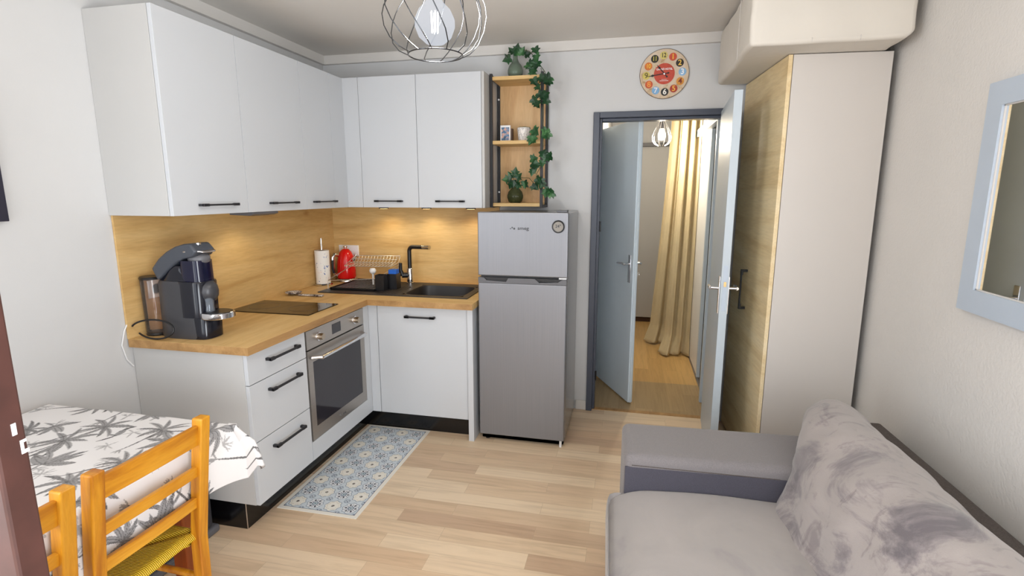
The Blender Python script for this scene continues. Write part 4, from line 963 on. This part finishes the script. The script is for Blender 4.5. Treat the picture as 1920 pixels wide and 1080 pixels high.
m = MB(); m.cyl((.555, 4.95, 2.31), (.555, 6.0, 2.31), .010, n=12); m.build('rod', M['darkgrey'], cu, smooth=40)

# ================================================================= rug (printed vinyl mat)
RX0, RX1, RY0, RY1 = -1.657, -1.226, 2.068, 3.040
nx, ny = 174, 392
def rugcol():
    xs = np.linspace(0, RX1 - RX0, nx + 1); ys = np.linspace(0, RY1 - RY0, ny + 1)
    X, Y = np.meshgrid(xs, ys, indexing='ij'); out = np.zeros(X.shape + (3,))
    L = lambda c: np.array(srgb(c)[:3])
    cream, line, base, dark, teal, pale = L((236, 232, 222)), L((22, 40, 84)), L((208, 216, 222)), L((14, 20, 44)), L((62, 96, 124)), L((226, 228, 230))
    out[:] = cream
    b = .020; inx = (X > b) & (X < xs[-1] - b) & (Y > b) & (Y < ys[-1] - b); out[inx] = base
    ln = inx & ((X < b + .003) | (X > xs[-1] - b - .003) | (Y < b + .003) | (Y > ys[-1] - b - .003)); out[ln] = line
    W_, L_ = xs[-1] - 2 * b, ys[-1] - 2 * b; tw, tl = W_ / 4, L_ / 9
    U = (X - b) / tw; V = (Y - b) / tl; iu = np.floor(U).astype(int); iv_ = np.floor(V).astype(int)
    fu = (U - iu - .5); fv = (V - iv_ - .5); r = np.hypot(fu, fv); a = np.arctan2(fv, fu); A = ((iu + iv_) % 2 == 0)
    sc = .40 + .030 * np.cos(8 * a)
    ok = inx & ~ln
    def put(mask, c): out[ok & mask] = c
    # corner ornaments
    cr = np.hypot(np.abs(fu) - .5, np.abs(fv) - .5)
    ac2 = np.arctan2(np.abs(fv) - .5, np.abs(fu) - .5)
    put((cr > .135) & (cr < .16), teal); put(cr < .03, line); put((cr > .05) & (cr < .115) & (np.abs(np.sin(2 * ac2)) > .86), line)
    put((r < sc + .030), base); put((r < sc + .022), teal); put(r < sc - .002, base)
    put(A & (r < sc - .012), cream); put(A & (r < .30 + .03 * np.cos(8 * a)) & (r > .285 + .03 * np.cos(8 * a)), L((196, 186, 166)))
    put(A & (r < .055 + .03 * np.abs(np.cos(3 * a))), L((60, 52, 44))); put(A & (r < .02), cream)
    put(~A & (r < sc - .012), pale)
    ac = (a + PI / 6) % (PI / 3) - PI / 6
    pet = (np.abs(ac) * r < .048 * (1.2 - np.abs(r - .26) / .075)) & (r > .18) & (r < .345)
    put(~A & pet, dark)
    put(~A & (r < .15) & (r > .105), teal); put(~A & (r < .07), L((120, 150, 160))); put(~A & (np.abs((a % (PI / 3)) - PI / 6) * r < .012) & (r < .33) & (r > .15), line)
    return out.reshape(-1, 3)
m = MB(); m.grid(lambda u, v: (RX0 + (RX1 - RX0) * u, RY0 + (RY1 - RY0) * v, .0035), nx, ny)
def paint(ob, cols):
    at = ob.data.color_attributes.new('print', 'FLOAT_COLOR', 'POINT')
    at.data.foreach_set('color', np.concatenate([cols, np.ones((len(cols), 1))], 1).astype(np.float32).ravel())
rug = m.build('rug', vcol('printed_vinyl_mat', .5)); paint(rug, rugcol())
md = rug.modifiers.new('solid', 'SOLIDIFY'); md.thickness = .003; md.offset = -1
tag(rug, 'narrow vinyl mat with blue and cream tile pattern along the cabinets', 'rug')

# ================================================================= table, cloth, chairs
TX0, TX1, TY0, TY1, TZ = -2.14, -1.345, .15, 1.462, .745
tb = thing('dining_table', 'rectangular dining table under the palm print cloth against the left wall', 'table', (-1.74, .8, 0))
B(TX0, TX1, TY0, TY1, TZ - .028, TZ - .002).build('tabletop', M['pine_x'], tb, bevel=.003)
for x in (TX0 + .03, TX1 - .185):
    for y in (TY0 + .03, TY1 - .10): B(x, x + .055, y, y + .055, 0, TZ - .028).build('leg', M['redpine'], tb, bevel=.003)
m = B(TX0 + .04, TX1 - .15, TY0 + .05, TY0 + .07, TZ - .11, TZ - .028); m.box(TX0 + .04, TX1 - .15, TY1 - .07, TY1 - .05, TZ - .11, TZ - .028); m.box(TX1 - .17, TX1 - .15, TY0 + .07, TY1 - .07, TZ - .11, TZ - .028); m.build('apron', M['pine_x'], tb)
# cloth
DROP = .188
sx0, sx1, sy0_, sy1_ = TX0 + .005, TX1 + DROP + .01, TY0, TY1 + DROP + .01
cell = .0026
nu, nv = int((sx1 - sx0) / cell), int((sy1_ - sy0_) / cell)
def cloth(u, v):
    s_, q = sx0 + (sx1 - sx0) * u, sy0_ + (sy1_ - sy0_) * v
    a, b = s_ - TX1, q - TY1; rc_ = .012
    aa, bb = max(0, a), max(0, b)
    top = TZ + .002 + .0015 * math.sin(s_ * 31 + q * 17) * math.sin(q * 23 - s_ * 11)
    if aa == 0 and bb == 0: return (s_, q, top)
    if bb == 0:
        k = min(1, aa / rc_); fold = (.007 * math.sin(q * 17) + .004 * math.sin(q * 41 + 1)) * min(1, aa / .08)
        near = max(0, 1 - (TY1 - q) / .10)
        return (TX1 + rc_ * math.sin(k * PI / 2) + fold + near * .06 * min(1, aa / .1) ** 1.3 * near, q + near * .01, top - (rc_ * (1 - math.cos(k * PI / 2)) + max(0, aa - rc_)))
    if aa == 0:
        k = min(1, bb / rc_); fold = (.006 * math.sin(s_ * 19)) * min(1, bb / .08); near = max(0, 1 - (TX1 - s_) / .10)
        return (s_ + near * .01, TY1 + rc_ * math.sin(k * PI / 2) + fold + near * .05 * min(1, bb / .1) * near, top - (rc_ * (1 - math.cos(k * PI / 2)) + max(0, bb - rc_)))
    h = min(DROP + .006, (aa ** 3.2 + bb ** 3.2) ** (1 / 3.2)); an = math.atan2(bb, aa); diag = math.sin(2 * an)
    out = h * (.30 + .56 * diag) * math.exp(-h * 2.0) + rc_ + .012 * math.sin(an * 8) * min(1, h / .12)
    out += .06 * (1 - diag) * min(1, h / .1) ** 1.3
    dwn = math.sqrt(max(0, h * h - (out * .8) ** 2)) * .92
    return (TX1 + out * math.cos(an) * 1.0, TY1 + out * math.sin(an) * .55, top - dwn * (.9 + .1 * diag) - .02 * diag * min(1, h / .15))
m = MB(); m.grid(cloth, nu, nv)
def print_palms():
    g = np.zeros((nu + 1, nv + 1)); rn = np.random.RandomState(11)
    hx_, hy2 = (sx1 - sx0) / nu, (sy1_ - sy0_) / nv
    xs = sx0 + np.arange(nu + 1) * hx_; ys = sy0_ + np.arange(nv + 1) * hy2
    def stamp(x, y, r, val):
        i0, i1 = np.searchsorted(xs, [x - r, x + r]); j0, j1 = np.searchsorted(ys, [y - r, y + r])
        if i1 <= i0 or j1 <= j0:
            i = int(round((x - sx0) / hx_)); j = int(round((y - sy0_) / hy2))
            if 0 <= i <= nu and 0 <= j <= nv: g[i, j] = max(g[i, j], val * .7)
            return
        d = (xs[i0:i1, None] - x) ** 2 + (ys[None, j0:j1] - y) ** 2
        sub = g[i0:i1, j0:j1]; sub[d <= r * r] = np.maximum(sub[d <= r * r], val)
    def stroke(p0, ang_, ln, w, bend, val, tip=.15, veins=False):
        n = max(6, int(ln / .0022)); x, y = p0; a = ang_; trail = []
        for i in range(n):
            t_ = i / (n - 1); ww = w * (math.sin(PI * min(1, t_ * .92 + .08)) ** .8) + .0009
            vv = val * (.75 + .25 * rn.rand())
            stamp(x, y, ww, min(1, vv * 1.15)); trail.append((x, y, ww))
            if veins and i % 3 == 0 and 0 < t_ < .95:
                for sg in (-1, 1): 
                    for q in np.linspace(.2, 1, 4): stamp(x + math.cos(a + sg * .9) * ww * 1.7 * q, y + math.sin(a + sg * .9) * ww * 1.7 * q, .0012, val)
            x += math.cos(a) * ln / n; y += math.sin(a) * ln / n; a += bend / n
        for i, (qx, qy, qw) in enumerate(trail):
            if qw > .0052:
                r_in = qw - .0030; i0, i1 = np.searchsorted(xs, [qx - r_in, qx + r_in]); j0, j1 = np.searchsorted(ys, [qy - r_in, qy + r_in])
                if i1 > i0 and j1 > j0: g[i0:i1, j0:j1] = np.minimum(g[i0:i1, j0:j1], .66 + .24 * ((i // 2) % 2))
        for qx, qy, qw in trail:
            if qw > .0052: stamp(qx, qy, .0013, .95)
        return x, y
    def palm(x, y, ang_, s_):
        ex, ey = stroke((x, y), ang_, .17 * s_, .0026, rn.uniform(-.5, .5), .85)
        for k in range(9):
            aa_ = ang_ + (k - 4) * .62 + rn.uniform(-.12, .12)
            stroke((ex, ey), aa_, rn.uniform(.075, .115) * s_, rn.uniform(.0055, .0100) * s_, rn.uniform(.5, 1.1) * (1 if k > 4 else -1), rn.uniform(.55, .9), veins=False)
        for k in range(5): stroke((x, y), ang_ + PI + rn.uniform(-1.2, 1.2), .035 * s_, .002, .3, .6)
    def banana(x, y, ang_, s_):
        for k in range(7): stroke((x, y), ang_ + (k - 3) * .45 + rn.uniform(-.1, .1), rn.uniform(.08, .13) * s_, rn.uniform(.008, .014) * s_, rn.uniform(-.8, .8), rn.uniform(.5, .9))
        stroke((x, y), ang_ + PI, .09 * s_, .003, .4, .7)
    def bird(x, y, ang_, s_):
        stroke((x, y), ang_, .045 * s_, .011 * s_, .5, .85); stroke((x, y), ang_ + PI * .9, .05 * s_, .004, -.4, .9); stroke((x, y), ang_ + 1.3, .03 * s_, .003, .2, .8)
        ex, ey = stroke((x, y), ang_ + .1, .05, .002, 0, .3); stamp(ex, ey, .008 * s_, .95); stroke((ex, ey), ang_ - .5, .028 * s_, .004, -.6, .9)
    def grass(x, y, s_):
        for k in range(9): stroke((x, y), rn.uniform(0, 2 * PI), .035 * s_, .0012, rn.uniform(-.8, .8), .5)
    k = 0; step = .136
    for ix, bx_ in enumerate(np.arange(sx0 + .06, sx1 + .05, step)):
        for iy, by_ in enumerate(np.arange(sy0_ + .05, sy1_ + .05, step * 1.25)):
            x = bx_ + rn.uniform(-.03, .03); y = by_ + (ix % 2) * step * .62 + rn.uniform(-.03, .03)
            if y > sy1_ + .03: continue
            kk = (ix + 2 * iy) % 4
            if kk in (0, 2): palm(x, y, PI * .5 + rn.uniform(-.7, .7) + (PI if kk == 2 else 0) * .0 - .6, rn.uniform(.75, 1.1))
            elif kk == 1: banana(x, y, rn.uniform(0, 2 * PI), rn.uniform(.7, 1.05))
            else: bird(x, y, rn.uniform(0, 2 * PI), 1.1); grass(x + .04, y + .03, 1.1)
            grass(x + rn.uniform(-.08, .08), y + rn.uniform(-.08, .08), 1.0)
    return g.reshape(-1)
ink = print_palms()[:, None]
white_ = np.array(srgb((232, 228, 226))[:3]); dark_ = np.array(srgb((44, 42, 44))[:3])
white_ = np.array(srgb((220, 217, 216))[:3])
cols = white_ * (1 - ink * .92) + dark_ * ink * .92
tc_ = m.build('tablecloth', vcol('palm_print_cotton', .85, .2, 600), smooth=70); paint(tc_, cols)
md = tc_.modifiers.new('solid', 'SOLIDIFY'); md.thickness = .0015; md.offset = 1
tag(tc_, 'white cotton tablecloth with black palm and bird print', 'tablecloth')

def make_chair():
    """local frame: origin on the floor under the seat centre, back towards +x"""
    c = thing('rush_seat_chair', '', 'chair', (0, 0, 0), 0)
    HW = .185
    post = [(.138, 0), (.140, .20), (.146, .45), (.172, .64), (.205, .865)]
    for s_ in (-1, 1):
        m = MB(); rings = []
        for (x, z_) in post:
            a, b = .019, .018
            rings.append([(x - a, s_ * (HW - b) - b, z_), (x + a, s_ * (HW - b) - b, z_), (x + a, s_ * (HW - b) + b, z_), (x - a, s_ * (HW - b) + b, z_)])
        vs = [p for g_ in rings for p in g_]; k = len(rings)
        fs = [(i * 4 + j, i * 4 + (j + 1) % 4, (i + 1) * 4 + (j + 1) % 4, (i + 1) * 4 + j) for i in range(k - 1) for j in range(4)] + [(3, 2, 1, 0), tuple((k - 1) * 4 + j for j in range(4))]
        m.add(vs, fs); m.build('back_post', M['pine'], c, bevel=.005, seg=3)
        B(-.20, -.165, s_ * .185 - .0175, s_ * .185 + .0175, 0, .44).build('leg', M['pine'], c, bevel=.004)
    def px(z_):
        for (a, z0), (b, z1) in zip(post, post[1:]):
            if z0 <= z_ <= z1: return a + (b - a) * (z_ - z0) / (z1 - z0)
        return post[-1][0]
    for z0, z1 in ((.775, .842), (.668, .704), (.560, .598)):
        x0, x1 = px(z0), px(z1); m = MB(); n = 12
        def rl(y, z_, o): return (px(z_) - .004 + .010 * (1 - (y / HW) ** 2) + o, y, z_ + .004 * (1 - (y / HW) ** 2))
        ys = [-(HW - .034) + (2 * (HW - .034)) * i / n for i in range(n + 1)]
        vs = []; fs = []
        for y in ys: vs += [rl(y, z0, -.008), rl(y, z0, .008), rl(y, z1, .008), rl(y, z1, -.008)]
        for i in range(n):
            for j in range(4): fs.append((i * 4 + j, i * 4 + (j + 1) % 4, (i + 1) * 4 + (j + 1) % 4, (i + 1) * 4 + j))
        fs += [(0, 1, 2, 3), tuple(n * 4 + 3 - j for j in range(4))]
        m.add(vs, fs); m.build('back_rail', M['pine_x'], c, bevel=.003)
    m = MB()   # woven seat: rolled edges
    def seat(u, v):
        x = -.200 + .350 * u; y = -.188 + .376 * v; e = min(u, 1 - u, v, 1 - v)
        d = abs(u - .5) * 2; f_ = abs(v - .5) * 2
        h = .470 - .020 * max(0, (1 - e / .07)) ** 2 if e < .07 else .470
        h -= .010 * math.exp(-((abs(u - .5) - abs(v - .5)) / .03) ** 2)
        return (x, y, h)
    m.grid(seat, 40, 40)
    m.build('woven_seat', M['rush'], c, solid=.04, smooth=60)
    for s_ in (-1, 1):
        m = MB(); m.cyl((-.18, s_ * .172, .20), (.150, s_ * .168, .20), .011); m.cyl((-.18, s_ * .172, .30), (.150, s_ * .168, .30), .011); m.build('stretcher', M['pine_x'], c, smooth=40)
    m = MB(); m.cyl((-.182, -.17, .26), (-.182, .17, .26), .011); m.cyl((.152, -.17, .24), (.152, .17, .24), .011); m.build('stretcher', M['pine_x'], c, smooth=40)
    return c
ch = make_chair(); ch.location = (-1.470, 1.112, 0); ch.rotation_euler = (0, 0, R(-1)); ch['group'] = 'rush seat chairs at the table'
ch['label'] = 'orange pine ladder back chair with yellow rush seat, nearer the cabinets'
c2 = copy_tree(ch); c2.location = (-1.475, .705, 0); c2['label'] = 'orange pine ladder back chair partly hidden by the dark door edge'
bn = thing('storage_bin', 'dark grey bin standing under the table beside the cabinets', 'bin', (-1.95, 1.68, 0))
B(-2.12, -1.815, 1.50, 1.845, .03, .42).build('bin_body', M['darkgrey'], bn, bevel=.02, seg=3)
m = B(-2.13, -1.80, 1.49, 1.86, 0, .035); m.build('foot_rim', M['midgrey'], bn, bevel=.01)

# ================================================================= sofa (local: +x to the wall, y along the wall)
sf = thing('sofa', 'grey fabric sofa with taupe velvet seat and back against the right wall', 'sofa', (0, 2.310, 0), 2.5)
def rounded(m, x0, x1, y0, y1, z0, z1, cuts=7, fn=None):
    b = bmesh.new(); bmesh.ops.create_cube(b, size=1); bmesh.ops.subdivide_edges(b, edges=b.edges[:], cuts=cuts, use_grid_fill=True)
    vs = []
    for v_ in b.verts:
        p = v_.co + Vector((.5, .5, .5)); q = (x0 + (x1 - x0) * p.x, y0 + (y1 - y0) * p.y, z0 + (z1 - z0) * p.z)
        if fn: q = fn(q, p)
        vs.append(q)
    m.add(vs, [tuple(v_.index for v_ in f_.verts) for f_ in b.faces]); b.free(); return m
m = MB(); m.box(.0, .80, -.325, 0, .05, .518); m.build('armrest', M['greyfab'], sf, bevel=.032, seg=6, smooth=60)
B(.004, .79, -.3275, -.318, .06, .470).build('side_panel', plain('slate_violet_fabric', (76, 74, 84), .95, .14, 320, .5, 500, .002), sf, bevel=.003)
m = MB(); m.tube([(.03, -.3255, .478), (.58, -.3255, .470)], .0018, 6); m.build('seam', M['darkfab'], sf)
B(.95, 1.108, -2.4, .10, .05, .552).build('back_frame', M['darkfab'], sf, bevel=.012, seg=3)
B(.0, .95, -2.4, -.315, .05, .22).build('base', M['greyfab'], sf, bevel=.02)
m = MB()
def seatfn(q, p):
    x, y, z_ = q
    e = min(1, (1 - p.x) * 3)
    z_ += (.030 * math.sin(p.x * PI) * math.sin(min(1, p.y * 1.0) * PI) if p.z > .5 else 0) - (.055 * max(0, 1 - p.x / .20) ** 2 if p.z > .9 else 0)
    if p.z > .9: z_ += .006 * math.sin(x * 9 + y * 4)
    return (x - .012 * math.sin(p.z * PI) * (p.x < .05), y, z_)
rounded(m, -.055, .66, -1.70, -.325, .20, .385, 14, seatfn)
m.build('seat_cushion', M['seatvelvet'], sf, bevel=.0, smooth=80, subd=1)
m = MB()
prof = [(.560, .34), (.575, .44), (.612, .56), (.668, .655), (.752, .708), (.850, .700), (.938, .650), (1.005, .562), (.98, .40), (.80, .32)]
def cyc(t):
    n = len(prof); f_ = (t % 1) * n; i = int(f_); w = f_ - i
    p = [prof[(i + k - 1) % n] for k in range(4)]
    cr = lambda a, b, c, d: .5 * (2 * b + (c - a) * w + (2 * a - 5 * b + 4 * c - d) * w * w + (-a + 3 * b - 3 * c + d) * w ** 3)
    return cr(*[q[0] for q in p]), cr(*[q[1] for q in p])
NU, NV = 72, 60
def backc(u, v):
    x, z_ = cyc(v); yy = .030 - 1.87 * u
    e = min(1, u / .055); e2 = min(1, (1 - u) / .05); k = (1 - (1 - min(e, e2)) ** 2.4) ** .5
    cx_, cz_ = .88, .36
    k2 = .62 + .38 * k
    x = cx_ + (x - cx_) * k2; z_ = cz_ + (z_ - cz_) * k2
    x += .20 * max(0, 1 - (.03 - yy) / .42) ** 1.25 * max(0, min(1, (1.0 - x) / .42)) * (1 - .35 * max(0, min(1, (z_ - .52) / .14)))
    wr = .006 * math.sin(yy * 11 + x * 14) + .003 * math.sin(yy * 27 - z_ * 19 + 1) + .002 * math.sin(yy * 43 + z_ * 37)
    n_ = Vector((x - cx_, z_ - cz_)); n_.normalize() if n_.length > 0 else None
    return (x + n_.x * wr, yy, z_ + n_.y * wr)
m.grid(backc, NU, NV); m.f.append(tuple(range(NV)))
m.mi.append(0); m.build('back_cushion', M['velvet'], sf, smooth=80)
